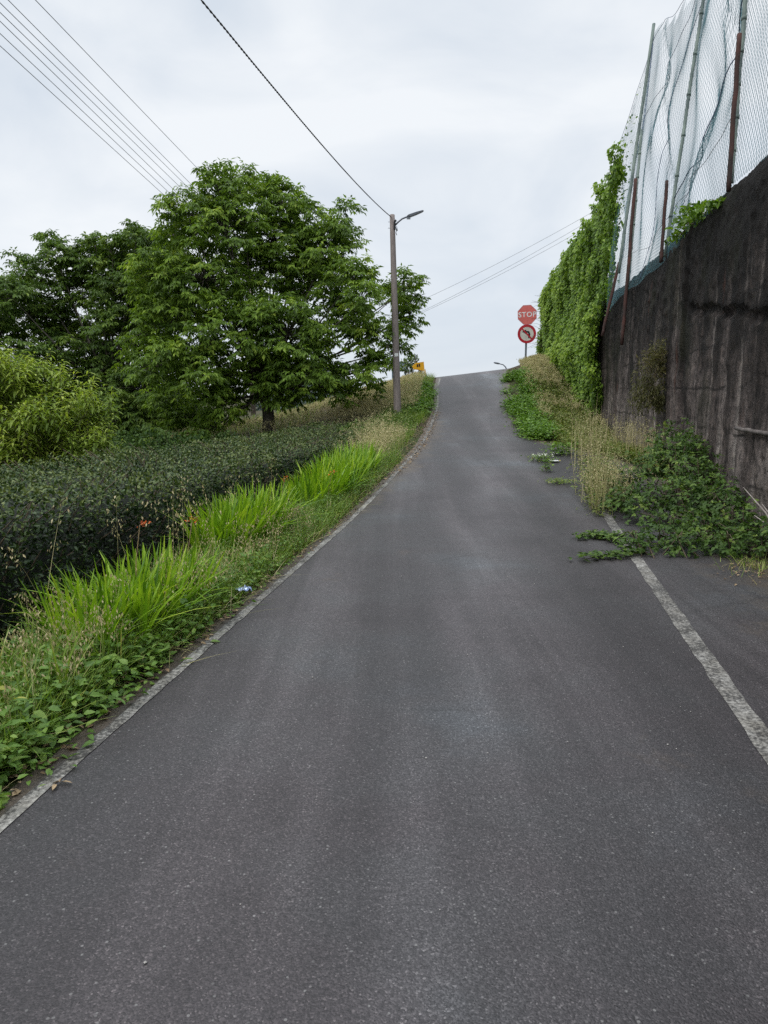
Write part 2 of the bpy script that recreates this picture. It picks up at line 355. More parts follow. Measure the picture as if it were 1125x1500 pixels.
def terrain(X, Y):
    X = np.asarray(X, float); Y = np.asarray(Y, float)
    s = XL(Y)-X; zr = ZR(Y)
    zl = zr*np.exp(-(np.maximum(s, 0)/5.5)**2)+.0-.34*sstep(.75, 1.9, s)*(1-.6*sstep(14, 18, Y))-.05*np.maximum(s-8, 0)
    zl = zl+.03*sstep(.12, .4, s)
    zin = zroad(X, Y)-.03
    s2 = X-XR(Y)
    zrt = zroad(XR(Y), Y)+.02+sstep(22, 26, Y)*np.clip(s2*.3, 0, .3)-sstep(13, 16, Y)*(1-sstep(22, 26, Y))*np.clip(s2*.16, 0, .4)
    top = np.where(Y < 32, 3.88, 3.88-np.minimum((Y-32)*1.2, 3.0)+0*Y)
    top = np.where(Y > 36, np.minimum(top, zroad(XR(Y), Y)-.3), top)
    k = sstep(.12, .5, X-XW(Y))*np.where(Y < 31.5, 1, 0)
    zrt = zrt*(1-k)+top*k-.03*np.maximum(X-XW(Y)-40, 0)
    return np.where(s > 0.16, zl, np.where(s2 > 0, zrt, zin))

# ------------------------------------------------------------------ ground, road, lines
Yg = np.concatenate([np.arange(-8, 34, .25), np.array([35, 37, 40, 44, 50, 58, 70, 90, 120, 170, 250, 400, 650, 899])])
Lo = np.concatenate([-np.array([700, 450, 300, 200, 130, 85, 55, 38, 27, 20, 16, 13, 11]), np.arange(-9.5, 8.6, .2), np.array([9, 10, 12, 16, 22, 30, 45, 70, 110, 180, 300, 500])])
YY, LL = np.meshgrid(Yg, Lo, indexing='ij'); XX = XL(YY)+LL
ZZ = terrain(XX, YY)
mn = np.array([mnoise.noise((x*1.7, y*1.7, 0)) for x, y in zip(XX.ravel(), YY.ravel())]).reshape(XX.shape)
outside = ((XL(YY)-XX) > .3) | ((XX-XR(YY)) > .2)
ZZ = ZZ+np.where(outside, mn*.04, 0)
def grid_mesh(name, X, Y, Z, mat, smoothf=True):
    a, b = X.shape; idx = np.arange(a*b).reshape(a, b)
    f = np.stack([idx[:-1, :-1], idx[:-1, 1:], idx[1:, 1:], idx[1:, :-1]], -1).reshape(-1, 4)
    return link_mesh(name, np_mesh(name, np.stack([X, Y, Z], -1).reshape(-1, 3), f, None, smoothf), mat)
tag(grid_mesh('ground', XX, YY, ZZ, M['soil']), 'bare soil and turf ground under the verges and fields', 'ground', kind='structure')

Yr = np.concatenate([np.arange(-8, 34, .2), np.arange(34, 62, 1.)])
cols = np.concatenate([[0, .012, .025, .04, .06, .09], np.linspace(.13, .86, 14), [.9, .93, .96, .98, 1]])
YY, CC = np.meshgrid(Yr, cols, indexing='ij')
edge_l = XL(YY)-.13+.035*np.array([[mnoise.noise((y*2.1, 3, 0)) for y in Yr]]).T
XX = edge_l*(1-CC)+XR(YY)*CC
rd_ = grid_mesh('road', XX, YY, zroad(XX, YY), M['asphalt'])
dirt = np.maximum(np.exp(-(XX-XL(YY)+.1)/np.interp(YY, [8, 13, 19, 22], [.1, .45, .5, .15])), np.exp(-(XR(YY)-XX)/np.interp(YY, [0, 9, 14], [.75, .6, .3])))
av = rd_.data.attributes.new('var', 'FLOAT', 'POINT'); av.data.foreach_set('value', dirt.ravel().astype(np.float32))
al = rd_.data.attributes.new('lat', 'FLOAT', 'POINT'); al.data.foreach_set('value', ((XX-XL(YY))/3.1).ravel().astype(np.float32))
tag(rd_, 'worn grey asphalt lane climbing to a crest', 'road', kind='structure')

def strip(name, Ys, xoff0, xoff1, base, label):
    Ys = np.asarray(Ys); n = len(Ys)
    r = np.array([mnoise.noise((y*5, xoff0*9, 1)) for y in Ys])*.012; r2 = np.array([mnoise.noise((y*5, xoff1*9, 4)) for y in Ys])*.012
    X = np.stack([base(Ys)+xoff0+r, base(Ys)+(xoff0+xoff1)/2, base(Ys)+xoff1+r2], 1); Y = np.repeat(Ys[:, None], 3, 1)
    return tag(grid_mesh(name, X, Y, zroad(X, Y)+.004, M['line']), label, 'road marking', kind='structure')
strip('road_marking', np.arange(-8, 27.5, .08), -.038, .026, XL, 'worn white edge line along the left verge of the lane')
rA, rB = G(1125, 1095), G(890, 758)
RLine = lambda Y: rA[0]+(rB[0]-rA[0])*(np.asarray(Y)-rA[1])/(rB[1]-rA[1])
strip('road_marking', np.arange(-8, 10.4, .08), -.055, .055, RLine, 'worn white edge line on the wall side of the lane')

# ------------------------------------------------------------------ retaining wall
wall = thing('retaining_wall', 'tall dark mouldy concrete retaining wall beside the lane', 'wall', (float(XW(8)), 8, 0))
Yw = np.concatenate([np.arange(-6, 6, .2), np.arange(6, 20, .055), np.arange(20, 30.3, .15)]); zt = np.linspace(0, 1, 76)
YY, TT = np.meshgrid(Yw, zt, indexing='ij')
topz = 4.19+np.array([mnoise.noise((y*1.1, 0, 7))*.08+mnoise.noise((y*4.3, 0, 2))*.07+mnoise.noise((y*11, 3, 2))*.045 for y in Yw])
topz = np.where(Yw > 24, topz-(Yw-24)*.12, topz)
ZZ = -.4+TT*(topz[:, None]+.4)
dsp = np.array([mnoise.noise((y*2.2, z*2.2, 0))*.03+mnoise.noise((y*7, z*7, 5))*.016+mnoise.noise((y*17, z*17, 5))*.007 for y, z in zip(YY.ravel(), ZZ.ravel())]).reshape(YY.shape)
zj = 1.39+.122*YY
pit = np.array([max(0, mnoise.noise((y*8, z*8, 9)))+.6*abs(mnoise.noise((y*15, z*15, 1))) for y, z in zip(YY.ravel(), ZZ.ravel())]).reshape(YY.shape)
dsp += pit*.045*sstep(1.9, 3.1, ZZ)
dsp -= np.where((np.abs(ZZ-zj-.03*np.sin(YY*5)) < .06) & (YY < 11.7), .07, 0)
dsp += np.where((np.abs(YY-11.95+.0*ZZ) < .09), .05, 0)                    # raised joint rib
XX = XW(YY)-dsp+.14*np.clip((ZZ-3.85)/.36, 0, 1)**2
fr_idx = np.arange(YY.size).reshape(YY.shape)
Vw = np.stack([XX, YY, ZZ], -1).reshape(-1, 3)
Fw = np.stack([fr_idx[:-1, :-1], fr_idx[1:, :-1], fr_idx[1:, 1:], fr_idx[:-1, 1:]], -1).reshape(-1, 4)
n0 = len(Vw); m = len(Yw)
bt = np.stack([XW(Yw)+.6, Yw, topz-.05], -1); bb = np.stack([XW(Yw)+.6, Yw, np.full(m, -.4)], -1)
Vw = np.concatenate([Vw, bt, bb]); tr = fr_idx[:, -1]
Fb = [(tr[i], tr[i+1], n0+i+1, n0+i) for i in range(m-1)]+[(n0+i, n0+i+1, n0+m+i+1, n0+m+i) for i in range(m-1)]
Fw = np.concatenate([Fw, np.array(Fb)])
link_mesh('wall_face', np_mesh('wall_face', Vw, Fw, None, True), M['wall'], wall)
g = Geo(); ys = np.linspace(7.0, 8.75, 12)
g.tube([(XW(y)-.03, y, 1.15+.012*mnoise.noise((y*5, 0, 0))) for y in ys], .024, 8)
g.build('drain_pipe', M['oldpipe'], wall, True)

# low end of the wall by the sign
g = Geo(); a = np.array([6.75, 29.6]); b = np.array([5.78, 31.6]); dv = (b-a)/np.linalg.norm(b-a); nv = np.array([-dv[1], dv[0]])*.1
n = 14; V = []
for i in range(n+1):
    p = a+(b-a)*i/n; zt_ = 3.25+(2.78-3.25)*i/n+.02*mnoise.noise((i*.9, 1, 1))
    for sg in (1, -1):
        for z in (1.2, zt_): V.append((*(p+nv*sg), z))
Fc = []
for i in range(n):
    q = i*4; Fc += [(q, q+4, q+5, q+1), (q+3, q+7, q+6, q+2), (q+1, q+5, q+7, q+3)]
Fc += [(0, 1, 3, 2), (n*4, n*4+2, n*4+3, n*4+1)]
g.add(V, Fc)
tag(g.build('concrete_wall', M['concrete']), 'low sloping grey concrete wall end in front of the sign post', 'wall')

# ------------------------------------------------------------------ netting fence
fence = thing('netting_fence', 'tall sagging green ball netting on posts above the dark wall', 'fence', (float(XW(12)), 12, 4))
def post(top, bot, d, r, mat, name, nub=False, d2=None):
    p0 = W(*bot, d); p1 = W(*top, d2 or d); g = Geo(); k = 14
    pts = [p0+(p1-p0)*i/k+np.array([.012*mnoise.noise((i*.6, d, 0)), 0, 0]) for i in range(k+1)]
    g.tube(pts, r, 10)
    if nub:
        for i in range(2, k, 2): g.tube([pts[i]-np.array([0, 0, .025]), pts[i]+np.array([0, 0, .025])], r*1.3, 8)
    return g.build(name, mat, fence, True)
post((1083, 50), (1067, 280), 9.15, .03, M['rust'], 'rusty_post')
post((977, 265), (968, 384), 13.1, .031, M['rust'], 'rusty_post')
post((931, 262), (911, 505), 16.6, .04, M['rust'], 'rusty_post')
post((907, 385), (882, 492), 18.0, .037, M['rust'], 'rusty_post')
post((1097, -70), (1071, 268), 9.3, .028, M['greenpost'], 'green_post', True)
post((1036, -40), (974, 376), 13.25, .031, M['greenpost'], 'green_post', True)
post((958, 35), (906, 400), 17.6, .038, M['greenpost'], 'green_post')
post((940, 190), (919, 432), 16.9, .03, M['greenpost'], 'green_post', True)
g = Geo(); g.tube([(float(XW(5.3))+.1, 5.3, 3.9), (float(XW(5.3))+.35, 5.3, 10.4)], .034, 8); g.build('green_post', M['greenpost'], fence, True)
# net surface: u runs along the fence from post to post, v up from the wall top
NB = np.array([(float(XW(5.2))+.05, 5.2, 4.1), W(1071, 268, 9.3), W(970, 384, 13.25), W(904, 436, 17.6), W(884, 468, 19.3)])
NTP = np.array([(float(XW(5.2))+.4, 5.2, 10.6), W(1099, -95, 9.3), W(1038, -62, 13.25), W(958, 35, 17.6), W(904, 214, 19.0)])
NU = np.array([0, 4.3, 8.5, 12.9, 14.9]); NH = np.linalg.norm(NTP-NB, axis=1)
hgt_at = lambda U: np.interp(U, NU, NH)-.1*np.sin(np.pi*np.clip(np.interp(U, NU, np.arange(5.)) % 1, 0, 1))
def netpos(U, V):
    U = np.asarray(U, float); V = np.asarray(V, float)
    Bp = np.stack([np.interp(U, NU, NB[:, k]) for k in range(3)], -1); Tp = np.stack([np.interp(U, NU, NTP[:, k]) for k in range(3)], -1)
    H_ = np.interp(U, NU, NH); h = np.clip(V/H_, 0, 1); bay = np.sin(np.pi*(np.interp(U, NU, np.arange(5.)) % 1))
    f = bay*np.sin(h*np.pi)**.6*(.12*np.sin(2.6*h*np.pi+U*.6)+.05*np.sin(U*3.7+V*.7)+.03*np.sin(U*6.6-V*1.3+2))
    fold = .09*bay*np.exp(-((V-(1.1+1.5*((U-.2) % 4.3)))/.28)**2)
    P = Bp+(Tp-Bp)*h[..., None]
    return P+np.stack([f+fold+.05, bay*.1*np.sin(V*1.7+U), -.22*bay*h*(1-.3*h)+.03*bay*np.sin(U*3.3+V)], -1)
def net_strands():
    V = []; Fc = []; base = 0; cell = .08; slope = 1.75; step = .2
    for sgn in (1, -1):
        for k in np.arange(-8/slope, NU[-1]+8/slope, cell):
            Zs = np.arange(0, 7.4, step); U = k+sgn*Zs/slope
            ok = (U > 0) & (U < NU[-1]) & (Zs < hgt_at(U))
            if ok.sum() < 2: continue
            i0 = np.argmax(ok); i1 = len(ok)-np.argmax(ok[::-1])
            P = netpos(U[i0:i1], Zs[i0:i1]); m = len(P)
            if m < 2: continue
            r = .0025
            V.append(np.stack([P+np.array([r, 0, 0]), P+np.array([-r*.5, r*.86, 0]), P+np.array([-r*.5, -r*.86, 0])], 1).reshape(-1, 3))
            i = np.arange(m-1)*3
            for a, b in ((0, 1), (1, 2), (2, 0)): Fc.append(np.stack([i+a, i+b, i+3+b, i+3+a], -1)+base)
            base += m*3
    return np.concatenate(V), np.concatenate(Fc)
Vn, Fn = net_strands()
link_mesh('net', np_mesh('net', Vn, Fn), M['net'], fence)
def rope(uz, r, nm, mat):
    uz = np.array(uz, float); t = np.linspace(0, 1, 60); tt = np.linspace(0, 1, len(uz))
    U = smooth(np.interp(t, tt, uz[:, 0]), 15); Z = smooth(np.interp(t, tt, uz[:, 1]), 15)
    P = netpos(U, Z); g = Geo(); g.tube(P-np.array([.02, 0, 0]), r, 6); g.build(nm, mat, fence, True)
rope([(4.3, 2.75), (5.4, 2.2), (6.6, 1.4), (8.5, 1.15)], .008, 'rope', M['netband'])
rope([(5.6, 2.1), (6.4, 1.4), (7.2, .6), (7.5, .1)], .004, 'rope', M['netband'])
rope([(8.3, 5.2), (9.2, 4.1), (10.1, 2.9), (10.5, 1.5), (10.8, .1)], .006, 'rope', M['netband'])
rope([(12.9, 6.3), (12.75, 5), (12.6, 3.9), (12.3, 3.0)], .010, 'rope', M['netband'])
rope([(12.7, 4.2), (11.3, 4.6), (9.4, 5.3), (8.6, 6.0)], .005, 'rope', M['netband'])
rope([(4.3, 1.0), (6.4, .75), (8.5, .95), (10.5, .75), (12.5, .95)], .004, 'rope', M['wire'])
rope([(u, float(hgt_at(u))-.02) for u in np.linspace(0, NU[-1], 16)], .005, 'rope', M['netband'])

# ------------------------------------------------------------------ poles and cables
pole = thing('utility_pole', 'slim weathered brown pole with a lamp arm beside the lane', 'pole', tuple(W(583, 628, 20)))
PD = 20.0
pb = W(583, 632, PD); pt = W(574.5, 315, PD)
g = Geo(); g.tube([pb+(pt-pb)*i/10 for i in range(11)], np.linspace(.105, .068, 11), 14); g.build('shaft', M['pole'], pole, True)
g = Geo(); c = W(580.5, 520, PD); g.box((c[0], c[1]-.098, c[2]), (.1, .012, .085)); g.build('number_plate', M['white'], pole)
g = Geo()
arm = [W(x, y, PD-.05) for x, y in ((578, 331), (583, 325.5), (589, 320.5), (594, 318.5), (599, 317))]
g.tube(arm, .022, 8); lamp_arm = g.build('lamp_arm', M['lampgrey'], pole, True)
g = Geo(); a, b = W(596.5, 318, PD-.05), W(620.5, 309, PD-.05)
ax = (b-a)/np.linalg.norm(b-a); upv = np.cross(np.array([0, -1., 0]), ax); upv = upv if upv[2] > 0 else -upv
V = []
for t, wd, th in ((0, .05, .045), (.12, .09, .06), (.55, .11, .045), (.93, .09, .024), (1, .05, .014)):
    p = a+(b-a)*t
    for sy, sz in ((-1, -.4), (1, -.4), (1, .6), (-1, .6)): V.append(p+np.array([0, sy*wd, 0])+upv*sz*th)
Fc = [(0, 1, 2, 3), (19, 18, 17, 16)]+[(i*4+k, (i+1)*4+k, (i+1)*4+(k+1) % 4, i*4+(k+1) % 4) for i in range(4) for k in range(4)]
g.add(V, Fc); g.build('lamp_head', M['lampgrey'], pole)
g = Geo(); c = W(598.5, 319.5, PD-.05); g.box(c, (.1, .07, .05)); g.build('lamp_gear_box', M['metal'], pole)
g = Geo(); c = W(578.2, 330, PD-.05); g.box((c[0], c[1], c[2]), (.05, .1, .22)); g.tube([W(578.5, 322.5, PD-.1), W(580, 324.5, PD-.1)], .03, 8); g.build('bracket', M['black'], pole)
g = Geo(); g.tube([W(580.5, 332, PD-.1), W(581.5, 338, PD-.1)], .022, 8); g.tube([W(581, 338, PD-.1), W(580, 341, PD-.1), W(581.3, 344.5, PD-.1)], .01, 6); g.build('cable_clamp', M['metal'], pole, True)
for y in (325.2, 334.3):
    g = Geo(); g.tube([W(573.5, y, PD), W(568.5, y-.2, PD)], .008, 6); g.build('step_bolt', M['metal'], pole, True)

# black twisted cable to the pole
cp = np.array([W(573.5, 318, PD), W(540, 288.5, 17.6), W(500, 244, 15.3), W(430, 163, 12.3), W(375, 99, 10.7), W(295, 0, 9.2)])
tt = np.linspace(0, 1, 6); ts = np.linspace(0, 1, 260)
coef = [np.polyfit(tt, cp[:, k], 3) for k in range(3)]
def cabpt(t): return np.stack([np.polyval(c, t) for c in coef], -1)
ts = np.linspace(0, 1.06, 300); base = cabpt(ts)
ext = [base[-1]+(base[-1]-base[-2])*k*4 for k in range(1, 40)]
base = np.concatenate([base, np.array(ext)])
s_ = np.concatenate([[0], np.cumsum(np.linalg.norm(np.diff(base, axis=0), axis=1))]); sN = np.arange(0, s_[-1], .03)
base = np.stack([np.interp(sN, s_, base[:, k]) for k in range(3)], -1)
g = Geo(); ang = sN*2*np.pi/.17
for ph in (0, math.pi):
    off = np.stack([np.cos(ang+ph)*.007, np.zeros_like(ang), np.sin(ang+ph)*.007], -1); g.tube(base+off, .0075, 5)
tag(g.build('overhead_cable', M['cable'], None, True), 'thick black twisted cable running overhead to the lamp pole', 'cable')

# bundle of wires parallel to the lane, over the tree
labs = ['highest and farthest right of the seven parallel grey wires above the tree', 'second wire of the seven above the tree, counted from the right',
        'third wire of the seven above the tree, counted from the right', 'middle wire of the seven parallel wires above the tree',
        'third wire of the seven above the tree, counted from the lower left', 'second wire of the seven above the tree, counted from the lower left',
        'lowest and leftmost of the seven parallel grey wires above the tree']
w_ = [((52, 0), (304, 262)), ((12, 0), (284, 274)), ((0, 4), (279, 278)), ((0, 18), (272, 282)), ((0, 31), (263, 286)), ((0, 49), (255, 289)), ((0, 67), (245, 290))]
ends = []
for i, ((a0, b0), (a1, b1)) in enumerate(w_):
    d0 = 15.5; v0 = (750-b0)/F; z0 = (v0*CT-ST)*d0
    v1 = (750-b1)/F; d1 = z0/(v1*CT-ST)
    p0, p1 = W(a0, b0, d0), W(a1, b1, d1)
    dirv = (p1-p0)/(p1[1]-p0[1]); pa = p0+dirv*(-4-p0[1]); pe = p0+dirv*(44-p0[1]); ends.append(pe)
    g = Geo(); n = 24
    g.tube([pa+(pe-pa)*k/n for k in range(n+1)], .0085, 5)
    tag(g.build('overhead_wire', M['wire'], None, True), labs[i], 'wire', 'parallel overhead wires')
ends = np.array(ends); ec = ends.mean(0)
fp = thing('utility_pole', 'wooden wire pole standing far behind the walnut tree', 'pole', (ec[0], 44.1, float(terrain(ec[0], 44.1))))
g = Geo(); g.tube([(ec[0], 44.12, float(terrain(ec[0], 44.1))-.2), (ec[0], 44.12, ends[:, 2].max()+.3)], [.16, .11], 10); g.build('shaft', M['pole'], fp, True)
g = Geo()
for e in ends: g.tube([(ec[0], 44.0, e[2]-.05), (e[0], 44.0, e[2]-.05)] if abs(e[0]-ec[0]) > .05 else [(ec[0]-.1, 44.0, e[2]-.05), (ec[0]+.1, 44.0, e[2]-.05)], .03, 6)
g.build('cross_arm', M['metal'], fp)
# distant thin wires to the right
for lab, (a, b), (c, d) in (('uppermost thin distant wire between the tree and the ivy', (560, 465), (889, 298.5)),
                            ('middle thin distant wire between the tree and the ivy', (560, 483), (889, 308)),
                            ('lowest thin distant wire between the tree and the ivy', (560, 484), (889, 316))):
    g = Geo(); p, q = W(a, b, 46), W(c, d, 40)
    g.tube([p+(q-p)*k/20-np.array([0, 0, .25*(1-(k/10-1)**2)]) for k in range(21)], .0085, 5)
    tag(g.build('overhead_wire', M['wire'], None, True), lab, 'wire', 'thin distant wires')

# ------------------------------------------------------------------ traffic sign
SD = 32.0
sc_ = SD/F
sp = W(769.5, 540, SD)
sign = thing('traffic_sign', 'red stop sign above a round no left turn sign on one post', 'traffic sign', (sp[0], sp[1], 1.9))
g = Geo(); g.box((sp[0], sp[1], (W(0, 452, SD)[2]+1.8)/2), (.08, .04, W(0, 452, SD)[2]-1.8)); g.build('post', M['galv'], sign)
def disc_pts(c, r, n, rot=0): return [(c[0]+r*math.cos(2*math.pi*k/n+rot), c[2]+r*math.sin(2*math.pi*k/n+rot)) for k in range(n)]
c1 = W(769.5, 462.5, SD); c2 = W(769.8, 489.8, SD); yF = sp[1]-.05
tilt = math.radians(3)
def flat(outlines_faces, y): pass
ro = 13.6*sc_/math.cos(math.pi/8)
g = Geo(); g.prism(disc_pts(c1, ro, 8, math.pi/8+tilt), yF-.012, yF+.012); sp1 = g.build('stop_plate', M['red'], sign)
def ringmesh(c, r0, r1, n, y0, y1, rot=0):
    g = Geo(); A = disc_pts(c, r0, n, rot); B = disc_pts(c, r1, n, rot)
    V = [(x, y0, z) for x, z in A]+[(x, y0, z) for x, z in B]+[(x, y1, z) for x, z in A]+[(x, y1, z) for x, z in B]
    Fc = []
    for k in range(n):
        j = (k+1) % n
        Fc += [(k, j, n+j, n+k), (2*n+k, 3*n+k, 3*n+j, 2*n+j), (n+k, n+j, 3*n+j, 3*n+k), (k, 2*n+k, 2*n+j, j)]
    g.add(V, Fc); return g
ringmesh(c1, ro*.955, ro*.992, 8, yF-.015, yF-.0125, math.pi/8+tilt).build('border', plain('faded_pink_border', (.5, .25, .25), .5), sp1).location = (0, 0, 0)
fc = bpy.data.curves.new('lettering', 'FONT'); fc.body = 'STOP'; fc.align_x = 'CENTER'; fc.align_y = 'CENTER'; fc.size = .36*.82; fc.extrude = .002; fc.offset = .004; fc.space_character = 1.12
fo = bpy.data.objects.new('tmp_lettering', fc); COL.objects.link(fo)
me = bpy.data.meshes.new_from_object(fo.evaluated_get(bpy.context.evaluated_depsgraph_get())); bpy.data.objects.remove(fo)
v = np.empty(len(me.vertices)*3); me.vertices.foreach_get('co', v); v = v.reshape(-1, 3)
x_, z_ = v[:, 0]*math.cos(tilt)-v[:, 1]*math.sin(tilt), v[:, 0]*math.sin(tilt)+v[:, 1]*math.cos(tilt)
v = np.stack([c1[0]+x_, yF-.0155-v[:, 2], c1[2]-.0+z_], -1); me.vertices.foreach_set('co', v.ravel()); me.update()
me.materials.clear(); me.name = 'lettering'
lo_ = link_mesh('lettering', me, M['white'], sp1); lo_.location = (0, 0, 0)
g = Geo(); r2 = 13.5*sc_; g.prism(disc_pts(c2, r2*.97, 40), yF-.012, yF+.012); sp2 = g.build('round_plate', M['signwhite'], sign)
ringmesh(c2, r2*.73, r2, 48, yF-.0165, yF-.0125).build('red_ring', M['ring'], sp2).location = (0, 0, 0)
# arrow: stem up, bend to the left, head pointing left
s = r2*.73
out = [(.5, -.62), (.5, .05), (.28, .42), (-.12, .42), (-.12, .62), (-.72, .3), (-.12, -.02), (-.12, .16), (.14, .16), (.2, .05), (.2, -.62)]
g = Geo(); g.prism([(c2[0]+x*s, c2[2]+z*s) for x, z in out], yF-.0165, yF-.0128); g.build('turn_arrow', M['black'], sp2).location = (0, 0, 0)
a = math.radians(-45); L, wd = s*1.02, s*.1
pts = [(-L, -wd), (L, -wd), (L, wd), (-L, wd)]
g = Geo(); g.prism([(c2[0]+x*math.cos(a)-z*math.sin(a), c2[2]+x*math.sin(a)+z*math.cos(a)) for x, z in pts], yF-.0205, yF-.017); g.build('slash', M['ring'], sp2).location = (0, 0, 0)

# yellow arrow board, grey-blue board near the crest
yD = 27.5; yb = W(612, 556, yD)
ys_ = thing('arrow_board', 'small tilted yellow board pointing left above the dry grass by the crest', 'sign', (yb[0], yb[1], 1.7))
pxo = [(603.5, 536.5), (608.5, 531.8), (620.5, 530), (621.8, 543.5), (611, 541.6), (606, 541)]
g = Geo(); g.prism([(W(x, y, yD)[0], W(x, y, yD)[2]) for x, y in pxo][::-1], yb[1]-.02, yb[1]+.16); bd = g.build('board', M['yellow'], ys_)
g = Geo()
for x0, y0_, x1, y1_ in ((610.2, 533.9, 612.3, 537.8), (612.9, 533.3, 615.2, 537.3)):
    A, B = W(x0, y0_, yD), W(x1, y1_, yD); g.box(((A[0]+B[0])/2, yb[1]-.022, (A[2]+B[2])/2), (abs(B[0]-A[0]), .004, abs(B[2]-A[2])))
g.build('dark_mark', M['black'], bd).location = (0, 0, 0)
g = Geo(); g.tube([W(622, 541, yD-.3), W(624.5, 556, yD-.3), W(626.5, 566, yD-.3)], .035, 8); g.build('leaning_stake', M['wood'], ys_, True)
g = Geo(); g.box((W(616, 545, yD)[0], yb[1]+.08, 2.0), (.16, .1, .9)); g.build('support', M['metal'], ys_)
g = Geo(); g.tube([W(609.3, 531, yD+.1), W(608.6, 519, yD+.1)], .022, 6); g.build('rod', M['lampgrey'], ys_, True)
bD = 30.; bb_ = W(585, 537, bD)
bg = thing('notice_board', 'blue-grey framed board half hidden behind the lamp pole', 'board', (bb_[0], bb_[1], 1.5))
A, B = W(573.5, 530, bD), W(596, 544, bD)
g = Geo(); g.box(((A[0]+B[0])/2, bb_[1], (A[2]+B[2])/2), (B[0]-A[0], .12, A[2]-B[2])); g.build('frame', M['bluegrey'], bg)
A2, B2 = W(584, 533.2, bD), W(594.5, 541, bD)
g = Geo(); g.box(((A2[0]+B2[0])/2, bb_[1]-.063, (A2[2]+B2[2])/2), (B2[0]-A2[0], .012, A2[2]-B2[2])); g.build('panel', M['palepanel'], bg)
for x in (575.5, 594):
    g = Geo(); p = W(x, 544, bD); g.box((p[0], bb_[1], (p[2]+.6)/2+.0), (.08, .08, p[2]-.6)); g.build('leg', M['bluegrey'], bg)
# far street lamp beyond the crest
fD = 62.; lp = W(742, 545, fD); zb = float(terrain(lp[0], lp[1]))
fl = thing('street_lamp', 'far street lamp arm showing just above the crest', 'street lamp', (lp[0], lp[1], zb))
g = Geo(); g.tube([(lp[0], lp[1], zb-.2), tuple(W(742, 541, fD)), tuple(W(740.5, 537.5, fD)), tuple(W(737, 534.2, fD)), tuple(W(732, 533, fD))], [.08, .06, .05, .045, .04], 8); g.build('column', M['lampgrey'], fl, True)
g = Geo(); p, q = W(732.5, 533, fD), W(723, 531, fD); g.tube([p, p+(q-p)*.3, p+(q-p)*.8, q], [.04, .075, .07, .02], 8); g.build('lamp_head', M['lampgrey'], fl, True)

# ------------------------------------------------------------------ trees
def tree_compound(name, label, base, trunk_top, trunk_r, clumps, mat, hub_density, leaf=.135, lw=.2, dj=1.6, up_bias=.25, bend=.35):
    root = thing(name, label, 'tree', tuple(base))
    centers = []; P = []; D = []; N = []; S = []; V = []; tw = Geo(); br = Geo()
    g = Geo(); base = np.array(base, float); trunk_top = np.array(trunk_top, float)
    kpts = [base+(trunk_top-base)*t+np.array([.08*math.sin(t*5), .06*math.cos(t*4), 0]) for t in np.linspace(0, 1, 9)]
    kpts[0] = kpts[0]-np.array([0, 0, .25])
    g.tube(kpts, np.linspace(trunk_r*1.25, trunk_r*.75, 9), 12); g.build('trunk', M['bark'], root, True)
    for (px, py, r, d) in clumps:
        d = d+RNG.uniform(-dj, dj); c = W(px, py, d); R = r*d/F
        mid = trunk_top*.5+c*.5+np.array([0, 0, -.25*bend*np.linalg.norm(c-trunk_top)])
        st = kpts[RNG.integers(5, 9)]
        t = np.linspace(0, 1, 9)[:, None]
        pts = (1-t)**2*st+2*t*(1-t)*mid+t*t*c
        pts = pts+np.array([[.05*mnoise.noise((q[0]*2, q[1]*2, q[2]*2+k*9)) for k in range(3)] for q in pts])
        br.tube(pts, np.linspace(trunk_r*.3, .01, 9), 7)
        R = R*RNG.uniform(.82, 1.12); nh = max(4, int(hub_density*R*R))
        dirs = rdir(nh, -.75, 1); dirs[:, 2] += up_bias; dirs = norm(dirs)
        rad = R*np.where(RNG.random(nh) < .07, RNG.uniform(1.05, 1.3, nh), RNG.uniform(.45, 1.05, nh))[:, None]*np.array([1, 1.15, .92]); hubs = c+dirs*rad
        for hb, dr in zip(hubs, dirs):
            if RNG.random() < .6 or np.linalg.norm(hb-c) > R*1.05:
                m_ = (c+hb)/2+np.array([0, 0, .08]); br.tube([c, m_, hb], [.01, .007, .004], 4, False)
            hv = RNG.normal(0, .16)
            nl = RNG.integers(7, 12)
            for _ in range(nl):
                rd = dr*.55+rdir(1, -.35, .8)[0]; rd /= np.linalg.norm(rd)
                Lr = RNG.uniform(.2, .36)*leaf/.15
                tpos = np.array([.35, .35, .65, .65, .9, .9, 1.0]); side = np.array([1, -1, 1, -1, 1, -1, 0])
                sdv = np.cross(rd, [0, 0, 1.]); sdv /= np.linalg.norm(sdv)+1e-6
                droop = np.array([0, 0, -1.])
                p = hb+rd*Lr*tpos[:, None]+droop*(tpos[:, None]**2)*Lr*.28
                dd = rd*(.55+.5*(side == 0))[:, None]+sdv*side[:, None]*.8+droop*RNG.uniform(.35, 1.25, 7)[:, None]
                P.append(p); D.append(dd); N.append(np.array([0, 0, .85])+dr*.5+RNG.normal(0, .35, (7, 3)))
                S.append(leaf*RNG.uniform(.7, 1.15, 7)*np.array([.7, .7, .95, .95, 1, 1, 1.1])); V.append(np.clip(.46+hv+RNG.normal(0, .16, 7), 0, 1))
    br.build('limbs', M['bark'], root, True)
    P = np.concatenate(P); leaves('crown', P, np.concatenate(D), np.concatenate(N), np.concatenate(S), np.concatenate(V), T_leaf(lw*.9, .2, .22) if len(P) < 70000 else T_diamond(lw, .12, .15), mat, root)
    return root
d0 = 20.5
